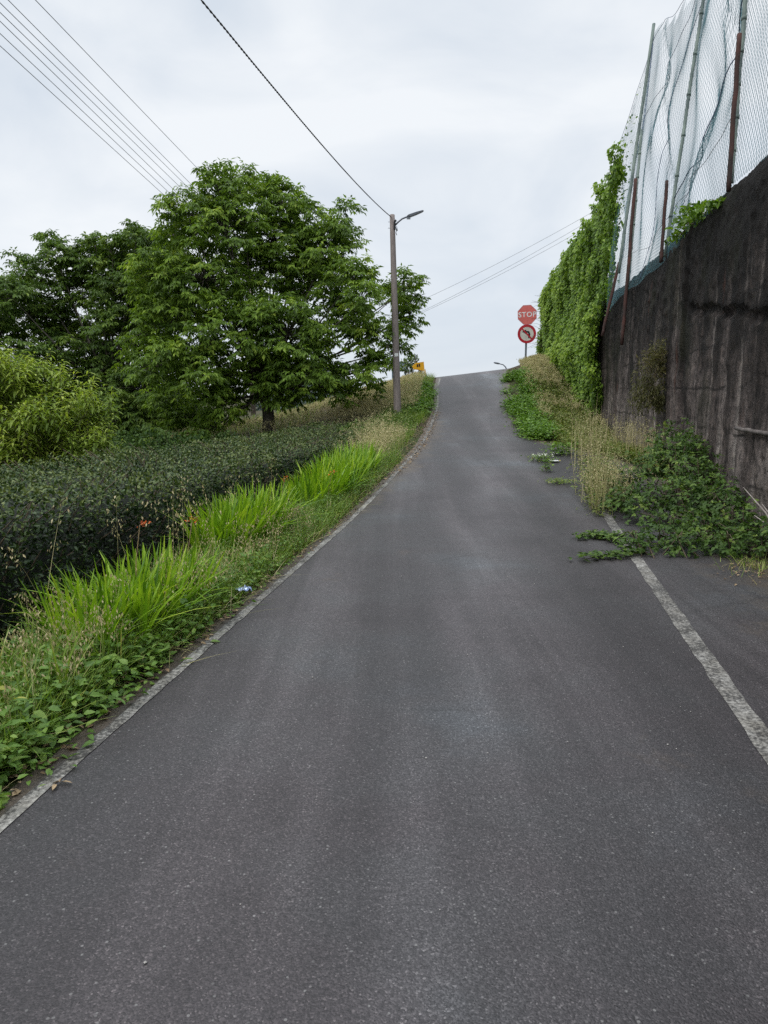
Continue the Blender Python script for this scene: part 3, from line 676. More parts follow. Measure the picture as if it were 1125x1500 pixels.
cl1 = [(320,278,36),(352,275,26),(380,285,34),(275,315,38),(415,300,36),(448,318,24),(507,308,15),(492,335,16),(255,345,38),(330,335,58),(400,355,62),(470,365,46),(512,352,20),
       (240,405,48),(300,410,66),(380,420,72),(455,415,60),(515,412,34),(530,442,32),(260,470,62),(340,490,76),(420,490,72),(500,480,56),(545,490,28),(240,535,50),(300,555,62),
       (380,555,66),(450,560,56),(515,548,40),(550,535,26),(325,595,36),(250,595,38),(280,620,36),(250,640,28),(310,640,30),(300,635,20),(540,570,18),(510,578,16)]
cl1 = [(x, y, r, d0) for x, y, r in cl1]+[(590,425,26,23),(600,462,24,23),(572,440,18,23),(588,480,20,23),(568,512,9,22.5),(593,507,9,22.5)]
tb = W(391, 650, d0)
tree_compound('walnut_tree', 'largest walnut tree, standing behind the hedge left of the lamp pole', (tb[0], tb[1], float(terrain(tb[0], tb[1]))), W(385, 545, d0), .15, cl1, M['walnut'], 66, .155, .205, dj=1.3)
d1 = 25.
cl2 = [(80,372,28),(72,352,14),(130,392,36),(165,375,24),(205,375,34),(60,420,40),(20,438,38),(-20,450,40),(120,440,58),(190,430,56),(230,395,34),(50,480,50),(0,495,40),(110,510,66),(190,510,66),
       (60,545,50),(150,575,60),(220,575,52),(190,620,46),(110,610,50),(230,630,36),(225,415,46),(240,380,34),(235,460,50),(200,350,20),(140,365,22),(40,600,50),(-30,560,50),(160,640,40),(270,620,34),(190,650,36),(230,650,34),(130,640,40),(200,600,50),(250,590,40),(80,630,40),(40,560,50)]
cl2 = [(x, y, r, d1) for x, y, r in cl2]
tb2 = W(165, 655, d1)
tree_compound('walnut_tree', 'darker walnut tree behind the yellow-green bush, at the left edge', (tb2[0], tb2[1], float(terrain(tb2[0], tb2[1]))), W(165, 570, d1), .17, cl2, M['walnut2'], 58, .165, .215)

# peach-like bush with long drooping leaves
def long_leaf_bush(name, label, base, clumps, mat):
    root = thing(name, label, 'bush', tuple(base)); P = []; D = []; N = []; S = []; V = []; g = Geo()
    for (px, py, r, d) in clumps:
        d += RNG.uniform(-.5, .5); c = W(px, py, d); R = r*d/F
        st = np.array(base)+np.array([0, 0, .1]); g.tube([st, st*.5+c*.5+np.array([0, 0, .1]), c], [.014, .009, .004], 5, False)
        nt = int(max(6, 290*R*R))
        dirs = rdir(nt, -.5, 1); dirs[:, 2] += .3; dirs = norm(dirs); hub = c+dirs*R*RNG.uniform(.25, 1, nt)[:, None]
        for hb, dr in zip(hub, dirs):
            sd = norm(dr*.5+np.array([RNG.normal(0, .25), RNG.normal(0, .25), .9])); Ls = RNG.uniform(.2, .48)
            g.tube([hb, hb+sd*Ls], [.004, .002], 3, False)
            nl = 15; t = np.linspace(.05, 1, nl); a = np.arange(nl)*2.4
            out = np.stack([np.cos(a), np.sin(a), np.zeros(nl)], -1)
            P.append(hb+sd*Ls*t[:, None]); D.append(out+np.array([0, 0, 1.])*(RNG.uniform(-.7, .35, nl)+.5*t)[:, None]); N.append(np.array([0, 0, 1.])+.2*out)
            S.append(RNG.uniform(.1, .165, nl)*(1.1-.3*t)); V.append(np.clip(.4+.25*t+RNG.normal(0, .16)+RNG.normal(0, .1, nl), 0, 1))
    g.build('stems', M['twig'], root); tm = T_leaf(.15, .3, .45)
    leaves('foliage', np.concatenate(P), np.concatenate(D), np.concatenate(N), np.concatenate(S), np.concatenate(V), tm, mat, root)
pbz = W(40, 700, 11.6)
long_leaf_bush('peach_bush', 'yellow-green bush with long drooping leaves behind the hedge', (pbz[0], pbz[1], float(terrain(pbz[0], pbz[1]))),
    [(x, y, r, 11.5) for x, y, r in ((15,555,30),(35,575,30),(-20,570,50),(60,588,34),(10,610,46),(80,600,20),(60,635,40),(98,620,18),(110,640,32),(130,605,14),(137,635,20),(135,665,24),(20,660,46),(75,675,40),(115,680,28),(148,655,12),(-40,640,60),(40,700,40),(0,700,40),(72,560,14),(130,600,14),(158,612,9),(100,700,36),(150,690,26),(60,705,40),(125,590,12),(95,600,12))], M['peach'])

# far pale tree seen through the gap
def leafy(name, label, cat, ells, dens, size, tmpl, mat, twigs=True, shell=(.55, 1.05), zlo=-.5, kind=None, nrm_up=.6, trunk=None, leafname='foliage', vm=.45, drop=.2, dead=None):
    """shrub: ellipsoids given as (centre, (rx,ry,rz)); leaves through the shell, stems to the ground"""
    c0 = np.mean([e[0] for e in ells], 0); zg = float(terrain(c0[0], c0[1]))
    root = thing(name, label, cat, (c0[0], c0[1], zg), kind=kind); P = []; D = []; N = []; V = []; g = Geo()
    for c, r in ells:
        c = np.array(c, float); r = np.array(r, float); A = 4*math.pi*((r[0]*r[1])**1.6/3+(r[0]*r[2])**1.6/3+(r[1]*r[2])**1.6/3)**(1/1.6)
        n = int(A*dens); dr = rdir(n, zlo, 1)
        lump = np.array([mnoise.noise((q[0]*2.3+c[0], q[1]*2.3+c[1], q[2]*2.3)) for q in dr])
        P.append(c+dr*r*(RNG.uniform(*shell, n)*(1+.28*lump))[:, None])
        D.append(dr*.6+rdir(n)*.9-np.array([0, 0, drop])); N.append(dr*.5+np.array([0, 0, nrm_up])+RNG.normal(0, .35, (n, 3)))
        V.append(np.clip(vm+lump*.5+RNG.normal(0, .16, n), 0, 1))
        if twigs:
            b = np.array([c[0]*.7+c0[0]*.3, c[1]*.7+c0[1]*.3, 0]); b[2] = float(terrain(b[0], b[1]))-.03
            g.tube([np.array([c0[0], c0[1], zg-.02]), b+np.array([0, 0, .03]), b*.7+c*.3], [.014, .012, .009], 4, False)
            for q in rdir(6, 0, 1): g.tube([b, (b+c)/2+q*.1, c+q*r*.95], [.012, .008, .003], 4, False)
    if twigs: g.build('stems', M['twig'], root)
    P = np.concatenate(P); n = len(P)
    leaves(leafname, P, np.concatenate(D), np.concatenate(N), size*RNG.uniform(.6, 1.25, n), np.concatenate(V), tmpl, mat, root)
    return root
def ells(lst): return [(W(x, y, d), (rm, rm*1.15, rm*(asp if asp else 1))) for x, y, d, rm, asp in lst]
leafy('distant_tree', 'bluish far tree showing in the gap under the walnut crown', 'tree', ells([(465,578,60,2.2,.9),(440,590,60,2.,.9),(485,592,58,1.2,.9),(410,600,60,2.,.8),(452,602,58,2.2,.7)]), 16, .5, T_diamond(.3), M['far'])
leafy('shrub', 'small green shrub beside the yellow board at the crest', 'shrub', ells([(600,531,29,.3,.8),(606,527,29,.2,.9),(595,540,29,.3,.8)]), 160, .12, T_leaf(.25), M['darkshrub'])
leafy('shrub', 'shaded undergrowth shrub beneath the darker walnut tree', 'shrub', ells([(175,660,17,.5,.8),(215,655,17.5,.6,.8),(255,655,17.5,.5,.7),(290,652,17.5,.4,.7),(330,650,18,.4,.7),(200,670,15,.45,.7),(250,672,15,.4,.7),(290,668,15.5,.35,.7)]), 240, .1, T_leaf(.25), M['darkshrub'], vm=.12)  # leaves tinted dark: the deep shade under the crown is in their colour

# ------------------------------------------------------------------ clipped hedge
hedge = thing('hedge', 'long clipped dark green hedge running along the left verge', 'hedge', (float(XL(8))-2.3, 8, float(terrain(XL(8)-2.3, 8))))
def hedge_pt(Y, q):
    """q 0..1 : front foot -> front top -> back top -> back foot"""
    top = np.interp(Y, [0, 4.5, 7.5, 11, 15, 19], [.86, .86, .76, .7, .64, .74]); wid = np.interp(Y, [0, 8, 13, 19], [2.2, 2.6, 2.4, 1.6]); s0 = np.interp(Y, [0, 10, 16, 19], [1.3, 1.25, 1.3, 1.6])
    foot = terrain(XL(Y)-s0-.5, Y)
    pts_s = np.stack([s0+.1, s0, s0+.12, s0+wid-.25, s0+wid, s0+wid-.1], -1); pts_z = np.stack([foot, foot+.55*(top-foot), top-.02, top+.06, top-.2, foot], -1)
    qq = np.array([0, .2, .36, .78, .88, 1.]); 
    s = np.array([np.interp(a, qq, b) for a, b in zip(q, pts_s)]); z = np.array([np.interp(a, qq, b) for a, b in zip(q, pts_z)])
    return s, z
n = 100000; Yh = 1.0+18.0*RNG.random(n)**1.3; q = RNG.random(n)*.92
s, z = hedge_pt(Yh, q)
lum = np.array([mnoise.noise((y*1.5, a*1.9, b*1.5))+.7*mnoise.noise((y*4, a*4, b*4)) for y, a, b in zip(Yh, s, z)])
dep = np.abs(RNG.normal(0, .1, n))
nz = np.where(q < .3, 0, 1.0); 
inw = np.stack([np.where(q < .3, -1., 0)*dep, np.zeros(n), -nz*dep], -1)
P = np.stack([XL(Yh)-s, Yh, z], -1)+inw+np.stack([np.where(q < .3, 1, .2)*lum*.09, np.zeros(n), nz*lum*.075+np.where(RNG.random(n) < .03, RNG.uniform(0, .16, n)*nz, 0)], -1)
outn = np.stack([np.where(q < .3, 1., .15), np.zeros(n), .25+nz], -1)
hv = np.clip(.24+nz*.42+lum*.34+RNG.normal(0, .2, n), 0, 1)  # top leaves lighter, front and hollows darker: highlights and shade put in leaf colour
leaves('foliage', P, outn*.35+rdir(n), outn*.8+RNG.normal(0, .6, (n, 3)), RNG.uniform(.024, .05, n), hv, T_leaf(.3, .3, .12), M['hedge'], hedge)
# dark inner body of twigs, so one cannot see through
g = Geo()
for Y in np.arange(1.2, 19.2, .16):
    for k in range(6):
        qv = np.array([RNG.uniform(.15, .85)]); s_h, z_h = hedge_pt(np.array([Y]), qv); sb = 1.6+RNG.uniform(0, 1.3)
        x0 = float(XL(Y))-sb; p0 = np.array([x0, Y, float(terrain(x0, Y))-.05]); p1 = np.array([float(XL(Y))-s_h[0], Y+RNG.uniform(-.2, .2), z_h[0]+RNG.uniform(-.05, .1)])
        g.tube([p0, p0*.4+p1*.6+RNG.normal(0, .05, 3), p1], [.014, .009, .003], 4, False)
g.build('stems', M['twig'], hedge)
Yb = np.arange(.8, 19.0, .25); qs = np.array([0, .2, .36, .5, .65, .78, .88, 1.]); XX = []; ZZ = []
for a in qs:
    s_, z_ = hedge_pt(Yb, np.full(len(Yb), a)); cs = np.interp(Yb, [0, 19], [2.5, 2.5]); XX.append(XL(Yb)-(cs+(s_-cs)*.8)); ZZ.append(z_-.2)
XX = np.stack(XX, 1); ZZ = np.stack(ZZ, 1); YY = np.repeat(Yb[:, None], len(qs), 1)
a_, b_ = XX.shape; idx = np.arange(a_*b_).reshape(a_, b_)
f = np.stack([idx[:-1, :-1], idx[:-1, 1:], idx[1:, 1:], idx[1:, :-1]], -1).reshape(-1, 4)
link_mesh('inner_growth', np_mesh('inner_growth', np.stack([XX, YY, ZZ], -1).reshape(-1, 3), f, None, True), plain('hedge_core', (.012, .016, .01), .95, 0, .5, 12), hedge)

# wild shrubs between the hedge end and the lamp pole
leafy('shrub', 'pale green wild shrub between the hedge end and the lamp pole', 'shrub', ells([(535,632,19,.36,.7),(505,636,18.5,.36,.7),(555,628,20,.3,.7),(480,640,18.5,.4,.6),(520,640,17,.4,.8),(560,628,18.5,.35,.8),(545,650,16.2,.3,.8)]), 260, .075, T_leaf(.28), M['darkshrub'], vm=.55)
leafy('shrub', 'low dark green shrub at the foot of the lamp pole', 'shrub', ells([(608,636,18.3,.22,.8),(598,632,18.5,.25,.8),(590,645,18,.25,.7),(614,642,18,.13,.7)]), 420, .07, T_leaf(.3), M['weed'], vm=.35)
leafy('shrub', 'shaded green shrub around the walnut trunk', 'shrub', ells([(410,642,21,.4,.5),(440,642,21,.35,.5),(470,634,22,.3,.5),(425,650,19,.3,.5)]), 180, .09, T_leaf(.28), M['darkshrub'], vm=.35)

# ------------------------------------------------------------------ ivy on the fence end
ivy = thing('creeper', 'thick green creeper hanging over the far end of the fence and wall', 'creeper', (6.0, 24, 1.6))
def ivx(Y): return np.interp(Y, [19, 19.9, 31, 32], [5.72, 5.78, 6.44, 6.6])
itop = lambda Y: np.interp(Y, [19.6, 20.4, 21.3, 22.6, 24.2, 26.3, 28.8, 30.8, 31.3], [7.75, 7.25, 6.85, 6.5, 6.4, 6.25, 5.7, 5.2, 4.4])
n = 64000
Y = 19.6+11.6*RNG.random(n)**1.2
zt_ = itop(Y)+np.array([mnoise.noise((y*2.3, 0, 0))*.16+mnoise.noise((y*7, 0, 3))*.1 for y in Y])
zb_ = terrain(ivx(Y), Y)+.05+np.array([mnoise.noise((y*1.7, 5, 0))*.2 for y in Y])
z = zb_+(zt_-zb_)*RNG.random(n)
# ragged near edge: recedes below the net
edge = np.interp(z, [0, 1, 2, 3.2, 4.2, 5.2, 6.3, 7.8], [21.0, 20.8, 20.5, 20.8, 20.7, 20.3, 19.95, 19.6])+np.array([mnoise.noise((a*2.2, 9, 0))*.35 for a in z])
keep = Y > edge; Y, z = Y[keep], z[keep]; n = len(Y)
lum = np.array([mnoise.noise((a*1.15, b*.5, 0))+.7*mnoise.noise((a*2.9, b*1.3, 4)) for a, b in zip(Y, z)])
X = ivx(Y)-lum*.34+RNG.uniform(-.02, .3, n)-.18*np.exp(-((z-2.5)/1.2)**2)
P = np.stack([X, Y+RNG.normal(0, .03, n), z], -1)
dr = np.array([-.55, -.25, -.75])+rdir(n)*.75; nr = np.array([-.8, -.35, .75])+RNG.normal(0, .35, (n, 3))
leaves('foliage', P, dr, nr, RNG.uniform(.065, .14, n), np.clip(.48+lum*.42+RNG.normal(0, .14, n), 0, .93)+np.where(RNG.random(n) < .012, .1, 0), T_leaf(.36, .25, .25), M['ivy'], ivy)
g = Geo()
for k in range(90):
    y = RNG.uniform(21.3, 30.6); h = float(itop(y))-.2; x = float(ivx(y))+.16
    zs = np.linspace(float(zroad(x, y))+.1, h*RNG.uniform(.6, 1), 7); g.tube([(x+.03*mnoise.noise((q, k, 0)), y+.25*mnoise.noise((q*.8, k*3, 1)), q) for q in zs], [.016, .004], 5, False)
for k in range(26):                                                    # stray shoots at the silhouette
    y = RNG.uniform(29.5, 31); p = np.array([float(ivx(y))-.1, y, RNG.uniform(3.2, 5.2)]); q = p+np.array([-RNG.uniform(.25, .6), -.1, RNG.uniform(-.15, .2)]); g.tube([p, (p+q)/2+np.array([0, 0, .06]), q], [.006, .003], 4, False)
g.build('stems', M['twig'], ivy)
# body of old growth behind the leaves, on the fence line
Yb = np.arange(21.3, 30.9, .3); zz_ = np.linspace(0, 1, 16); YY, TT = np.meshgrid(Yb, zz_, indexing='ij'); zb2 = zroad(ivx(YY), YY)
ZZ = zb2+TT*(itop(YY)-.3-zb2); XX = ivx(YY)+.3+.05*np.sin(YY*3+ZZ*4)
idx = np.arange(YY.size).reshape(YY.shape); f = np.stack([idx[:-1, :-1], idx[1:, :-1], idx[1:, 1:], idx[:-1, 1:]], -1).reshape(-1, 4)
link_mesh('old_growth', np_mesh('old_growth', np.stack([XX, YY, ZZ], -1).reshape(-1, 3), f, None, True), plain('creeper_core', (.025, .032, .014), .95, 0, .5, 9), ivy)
g = Geo(); pc = None
# thin vine leaves climbing the netting beside it
n = 420; Uv = NU[-1]-np.abs(RNG.normal(0, .55, n)); zv = RNG.random(n)*hgt_at(Uv); Pn = netpos(Uv, zv)
leaves('foliage', Pn, rdir(n), rdir(n), RNG.uniform(.04, .09, n), RNG.uniform(.1, .6, n), T_leaf(.34), M['ivy'], ivy)

# ------------------------------------------------------------------ brambles
def bramble(name, label, ell, dens, mat=None, runners=()):
    c0 = np.mean([e[0] for e in ell], 0); root = thing(name, label, 'bramble', (c0[0], c0[1], 0)); P = []; D = []; N = []; S = []; V = []; g = Geo()
    for c, r in ell:
        c = np.array(c); r = np.array(r); n = int(dens*(r[0]*r[1]+r[0]*r[2]*2))
        dr = rdir(n, -.35, 1); lump = np.array([mnoise.noise((q[0]*2+c[0]*3, q[1]*2+c[1], q[2]*2)) for q in dr]); hub = c+dr*r*(RNG.uniform(.45, 1.06, n)*(1+.5*lump))[:, None]
        ok = (hub[:, 0] < XW(hub[:, 1])-.03) & (hub[:, 2] > .01); hub = hub[ok]; dr = dr[ok]; lump = lump[ok]
        for hb, d, lu in zip(hub, dr, lump):
            ax = norm(d*.7+rdir(1)[0]*.7-np.array([0, 0, .15])); up = norm(d*.6+np.array([0, -.1, .8])+RNG.normal(0, .25, 3)); sd = np.cross(ax, up); sd /= np.linalg.norm(sd)+1e-6
            hvv = np.clip(.4+lu*.5+RNG.normal(0, .15), 0, .94)  # recessed leaves tinted darker, depth shading put into the leaf colour
            for k, dd in ((0, ax), (1, ax*.25+sd), (2, ax*.25-sd)):
                P.append(hb); D.append(dd); N.append(up+RNG.normal(0, .12, 3)); S.append(RNG.uniform(.03, .058)*(1 if k else 1.15)); V.append(hvv+(.08 if RNG.random() < .02 else 0))
        for q in rdir(5, .1, 1):
            b = np.array([c[0]+RNG.normal(0, .1), c[1]+RNG.normal(0, .1), 0.0]); g.tube([b, c+q*r*.6+np.array([0, 0, .1]), c+q*r*1.1], [.006, .004, .002], 4, False)
    for ru in runners:
        ru = np.array(ru); t = np.linspace(0, 1, 14); tt = np.linspace(0, 1, len(ru)); pts = np.stack([np.interp(t, tt, ru[:, k]) for k in range(3)], -1); g.tube(pts+np.array([0, 0, .02]), .004, 4, False)
        for p in pts:
            for _ in range(7):
                hb = p+np.array([RNG.normal(0, .05), RNG.normal(0, .05), RNG.uniform(.015, .07)])
                for _k in range(3):
                    P.append(hb); D.append(rdir(1, -.2, .35)[0]); N.append(np.array([0, 0, 1.])+RNG.normal(0, .3, 3)); S.append(RNG.uniform(.035, .06)); V.append(RNG.uniform(.2, .8))
    g.build('canes', M['twig'], root)
    leaves('foliage', np.array(P), np.array(D), np.array(N), np.array(S), np.array(V), T_leaf(.34, .22, .15), M['bramble'], root); return root
bl = [(985,655,10.6,.36),(1000,690,10.0,.45),(955,690,10.3,.33),(920,715,10.2,.28),(902,738,9.6,.2),(950,745,9.0,.36),(1010,745,8.8,.42),(1060,742,8.4,.34),(1035,705,9.3,.34),(1012,668,10.1,.3),(1085,775,7.8,.28),(1030,785,7.7,.3),(970,788,7.6,.28),
      (930,803,7.3,.16),(1110,805,7.2,.24),(1060,803,7.25,.2),(1000,807,7.25,.18),(1150,800,7,.3),(900,745,9.9,.2)]
el = [(W(x, y, d), (r*1.15, r*1.15, r)) for x, y, d, r in bl]
rn = [[G(935, 800), G(900, 795), G(875, 788), G(845, 790)], [G(945, 812), G(905, 818), G(880, 818), G(858, 822)], [G(925, 785), G(890, 790), G(870, 786)]]
bramble('bramble_bush', 'sprawling green bramble bush spilling from the wall over the white line', el, 720, None, rn)
# bush growing out of the wall face
wx = lambda Y, z: float(XW(Y))-.05
ws = thing('wall_shrub', 'dry olive shrub growing out of the face of the dark wall', 'shrub', (wx(13.3, 2), 13.3, 1.9))
P = []; D = []; N = []; S = []; V = []; g = Geo()
for (px, py, r, mode) in ((955,530,.3,0),(945,560,.32,1),(938,585,.26,1),(960,575,.25,1),(970,520,.26,0),(975,545,.22,0),(965,590,.16,1)):
    c = W(px, py, 12.9); g.tube([(wx(13.3, 2), 13.3, c[2]+.1), c], [.012, .005], 5, False)
    n = 480; dr = rdir(n, -1, 1); p = c+dr*np.array([r*.8, r, r*1.1])*RNG.uniform(.2, 1.05, n)[:, None]
    ok = p[:, 0] < XW(p[:, 1])-.02; p = p[ok]; n = len(p)
    P.append(p); D.append(rdir(n)*.7+np.array([-.2, 0, -.9 if mode else .2])); N.append(rdir(n)); S.append(RNG.uniform(.04, .09, n)); V.append(np.clip((.35 if mode else .62)+RNG.normal(0, .2, n), 0, 1))
leaves('foliage', np.concatenate(P), np.concatenate(D), np.concatenate(N), np.concatenate(S), np.concatenate(V), T_diamond(.13), M['faded'], ws)
for k in range(34):
    c = W(958+RNG.normal(0, 14), 535+RNG.normal(0, 18), 12.8); g.tube([(wx(13.3, 2), 13.3, 2.0+RNG.normal(0, .1)), c*.6+np.array([wx(13.3, 2), 13.3, 2.2])*.4, c+rdir(1)[0]*.18], [.006, .004, .002], 4, False)
g.build('twigs', M['twig'], ws)
# trailing plant on the wall top
n = 700; Yt = RNG.uniform(10.2, 12.9, n); zt2 = np.interp(Yt, [10.2, 11.2, 12.2, 12.9], [.02, .16, .3, .05])
P = np.stack([XW(Yt)-.1+RNG.uniform(-.1, .25, n), Yt, 4.0+zt2*RNG.random(n)*1.3+.02], -1)
tp = thing('trailing_plant', 'small leafy plant creeping along the top of the wall under the net', 'plant', (float(XW(11.6)), 11.6, 4))
leaves('foliage', P, rdir(n), np.array([0, 0, 1.])+RNG.normal(0, .4, (n, 3)), RNG.uniform(.05, .1, n), RNG.uniform(0, .6, n), T_leaf(.38), M['ivy'], tp)
g = Geo(); g.tube([(float(XW(y))-.02, y, 4.1+.05*math.sin(y*9)) for y in np.linspace(10.2, 12.9, 14)], .008, 5); g.build('stem', M['twig'], tp)

# ------------------------------------------------------------------ crocosmia clumps
def sword_clump(label, Ya, Yb, sa, sb, n, hlo, hhi, flowers):
    Yc = (Ya+Yb)/2; sc2 = (sa+sb)/2; root = thing('sword_leaf_clump', label, 'plant', (float(XL(Yc))-sc2, Yc, float(terrain(XL(Yc)-sc2, Yc))), 'sword leaf clumps on the left verge')
    Y = RNG.uniform(Ya, Yb, n); s = RNG.uniform(sa, sb, n)
    e = ((Y-Yc)/(Yb-Ya)*2)**2+((s-sc2)/(sb-sa)*2)**2; k = e < 1.15; Y, s = Y[k], s[k]; n = len(Y)
    X = XL(Y)-s; P = np.stack([X, Y, terrain(X, Y)-.02], -1)
    hd = np.arctan2((Y-Yc)/(Yb-Ya)+RNG.normal(0, .4, n), -(s-sc2)/(sb-sa)+.1+RNG.normal(0, .4, n))
    h = RNG.uniform(hlo, hhi, n); lean = np.abs(RNG.normal(.14, .18, n)); curl = np.abs(RNG.normal(.12, .2, n))+np.where(RNG.random(n) < .12, RNG.uniform(.3, .9, n), 0)
    _, C = blades('leaves', P, h, RNG.uniform(.024, .042, n), hd, lean, curl, np.clip(RNG.normal(.5, .26, n), 0, .92)+np.where(RNG.random(n) < .05, .1, 0), M['croco'], 5, root)
    for fx, fy, fs in flowers:
        Y0, s0 = Yc+fy, sc2+fs; x0 = float(XL(Y0))-s0; z0 = float(terrain(x0, Y0)); top = z0+fx
        g = Geo(); pts = [np.array([x0, Y0, z0]), np.array([x0+.02, Y0, z0+fx*.6]), np.array([x0+.07, Y0-.03, top]), np.array([x0+.12, Y0-.05, top+.03])]; g.tube(pts, [.004, .002], 5, False); st = g.build('flower_stem', M['wood'], root)
        m_ = 16; t = RNG.random(m_); p = pts[2]+(pts[3]-pts[2])*(t[:, None]*1.3-.5)+RNG.normal(0, .014, (m_, 3))
        leaves('flower', p, rdir(m_, -.2, 1), rdir(m_), RNG.uniform(.016, .034, m_), RNG.random(m_), T_leaf(.2), M['flower'], root)
sword_clump('bright sword-leaved clump nearest the camera, between seeding grasses', 4.0, 5.35, .28, .86, 520, .38, .56, [(.66, .3, .12), (.62, .75, -.05)])
sword_clump('middle bright sword-leaved clump against the dark hedge', 6.75, 8.3, .48, 1.15, 560, .45, .68, [(.6, .6, -.2)])
sword_clump('farthest and longest bright sword-leaved clump, running up to the dry grass', 9.3, 12.9, .33, 1.1, 1100, .34, .58, [(.45, -1.4, -.25)])

# ------------------------------------------------------------------ grasses and weeds (uncountable)
def band(n, Ya, Yb, sa, sb, pw=1.0):
    Y = Ya+(Yb-Ya)*RNG.random(n)**pw; s = RNG.uniform(0, 1, n)*(sb-sa)+sa; X = XL(Y)-s
    return np.stack([X, Y, terrain(X, Y)], -1)
def bandR(n, Ya, Yb, ra, rb, pw=1.0):
    """right side: fraction between asphalt edge (0) and wall (1)"""
    Y = Ya+(Yb-Ya)*RNG.random(n)**pw; f = RNG.uniform(ra, rb, n); X = XR(Y)+f*(np.minimum(XW(Y)-.1, XR(Y)+3)-XR(Y)); return np.stack([X, Y, terrain(X, Y)], -1)
def clumped(P, sc, thr):
    v = np.array([mnoise.noise((p[0]*sc, p[1]*sc, 3)) for p in P]); return P[v > thr]
def grass_obj(name, label, P, hlo, hhi, wlo, whi, mat, vm=.5, vs=.2, cat='grass', curl=.3, segs=4, lean=.25):
    n = len(P)
    o, C = blades(name, P-np.array([0, 0, .02]), RNG.uniform(hlo, hhi, n), RNG.uniform(wlo, whi, n), RNG.uniform(0, 2*np.pi, n), np.abs(RNG.normal(0, lean, n)), np.abs(RNG.normal(0, curl, n)), np.clip(RNG.normal(vm, vs, n), 0, 1), mat, segs)
    return tag(o, label, cat, kind='stuff'), C
# left verge, near to far
P = np.concatenate([band(6500, 1.2, 4.6, .22, .85), band(2500, 4.2, 5.6, .2, 1.1), band(7000, 4.5, 9.5, .13, 1.1), band(4000, 9, 14, .14, .9), band(3500, 13.5, 20, .3, 1.4), band(5200, 19, 27.5, .2, 1.3)])
grass_obj('grass', 'green grass of the left verge between hedge and lane', P, .1, .3, .004, .009, M['grass'], .5, .22, curl=.45, lean=.4)
P = np.concatenate([band(620, 1.2, 4.5, .3, .8), band(90, 4.5, 8, .4, 1.0)])
_, C = grass_obj('grass', 'tall thin green grass in the near left verge', P, .25, .48, .007, .016, M['grass'], .6, .2, curl=.3)
def seed_heads(label, P, hlo, hhi, per, size, var_lo=.1, var_hi=1, w=.003, mat='oat', stem='dry', spread=.035, frac=.35, lean=.14, hscale=1.0):
    n = len(P); h = RNG.uniform(hlo, hhi, n)*hscale; Vv, C = blade_arrays(P, h, np.full(n, w), RNG.uniform(0, 2*np.pi, n), np.abs(RNG.normal(0, lean, n)), np.abs(RNG.normal(0, .16, n)), 6)
    m = 14; q = np.array([(2*i, 2*i+1, 2*i+3, 2*i+2) for i in range(6)]); Fc = (q[None]+(np.arange(n)*m)[:, None, None]).reshape(-1, 4)
    o = link_mesh('seeding_grass', np_mesh('seeding_grass', Vv.reshape(-1, 3), Fc, np.repeat(RNG.uniform(var_lo, var_hi, n), m)), M[stem]); tag(o, label, 'grass', kind='stuff')
    t = 1-frac*RNG.random((n, per)); ti = np.clip(t*6, 0, 5.999); i0 = ti.astype(int); fr = (ti-i0)[..., None]; r = np.arange(n)[:, None]
    p = C[r, i0]*(1-fr)+C[r, i0+1]*fr; p = p.reshape(-1, 3)+RNG.normal(0, 1, (n*per, 3))*np.array([spread, spread, spread*.4])
    leaves('seed_heads', p, np.stack([RNG.normal(0, .35, n*per), RNG.normal(0, .35, n*per), np.full(n*per, -.8)], -1) if mat == 'oat' else rdir(n*per, .2, 1), rdir(n*per), size*RNG.uniform(.7, 1.3, n*per), RNG.random(n*per), T_diamond(.2), M[mat], o)
seed_heads('wild oats with pale hanging seeds in the near left verge', np.concatenate([band(125, 1.3, 4.4, .25, .85), band(90, 4.4, 8, .18, .6)]), .24, .5, 24, .022)
seed_heads('few tall pale grass stalks standing before the dark hedge', np.concatenate([band(12, 3.4, 6.5, .5, 1.1), band(6, 6, 9, .7, 1.2)]), .75, 1.0, 16, .026)
seed_heads('tan feathery dry grass between the bright leaves and the lamp pole', np.concatenate([band(300, 12.6, 15.8, .25, 1.0), band(90, 15.5, 18.5, .8, 1.8)]), .35, .62, 16, .03, mat='dry')
P = np.concatenate([band(2600, 20.5, 28.3, .55, 2.8), band(1800, 19.5, 30, 2.2, 7.5)])
seed_heads('pale dry grass on the bank left of the crest', P, .28, .55, 10, .042, mat='dry', spread=.025, hscale=np.interp(P[:, 1], [20, 23, 25, 30], [1, 1, .5, .4]))
P = band(3200, 20, 28, .5, 5)
grass_obj('dry_grass', 'straw-coloured blades on the bank left of the crest', P, .15, .32, .005, .01, M['dry'], .5)
P = np.concatenate([band(900, 4, 14, .1, .45), band(180, 1.3, 4.5, .14, .8), band(300, 6, 14, .4, 1.0)])
grass_obj('dry_grass', 'bent straw blades along the left edge of the asphalt', P, .08, .26, .003, .007, M['dry'], .35, .25, curl=.8, lean=.7)
P = band(9000, 4, 32, 3.9, 17)
grass_obj('grass', 'rough meadow grass of the field behind the hedge', P, .15, .4, .012, .025, M['grass'], .5, .22, segs=3)
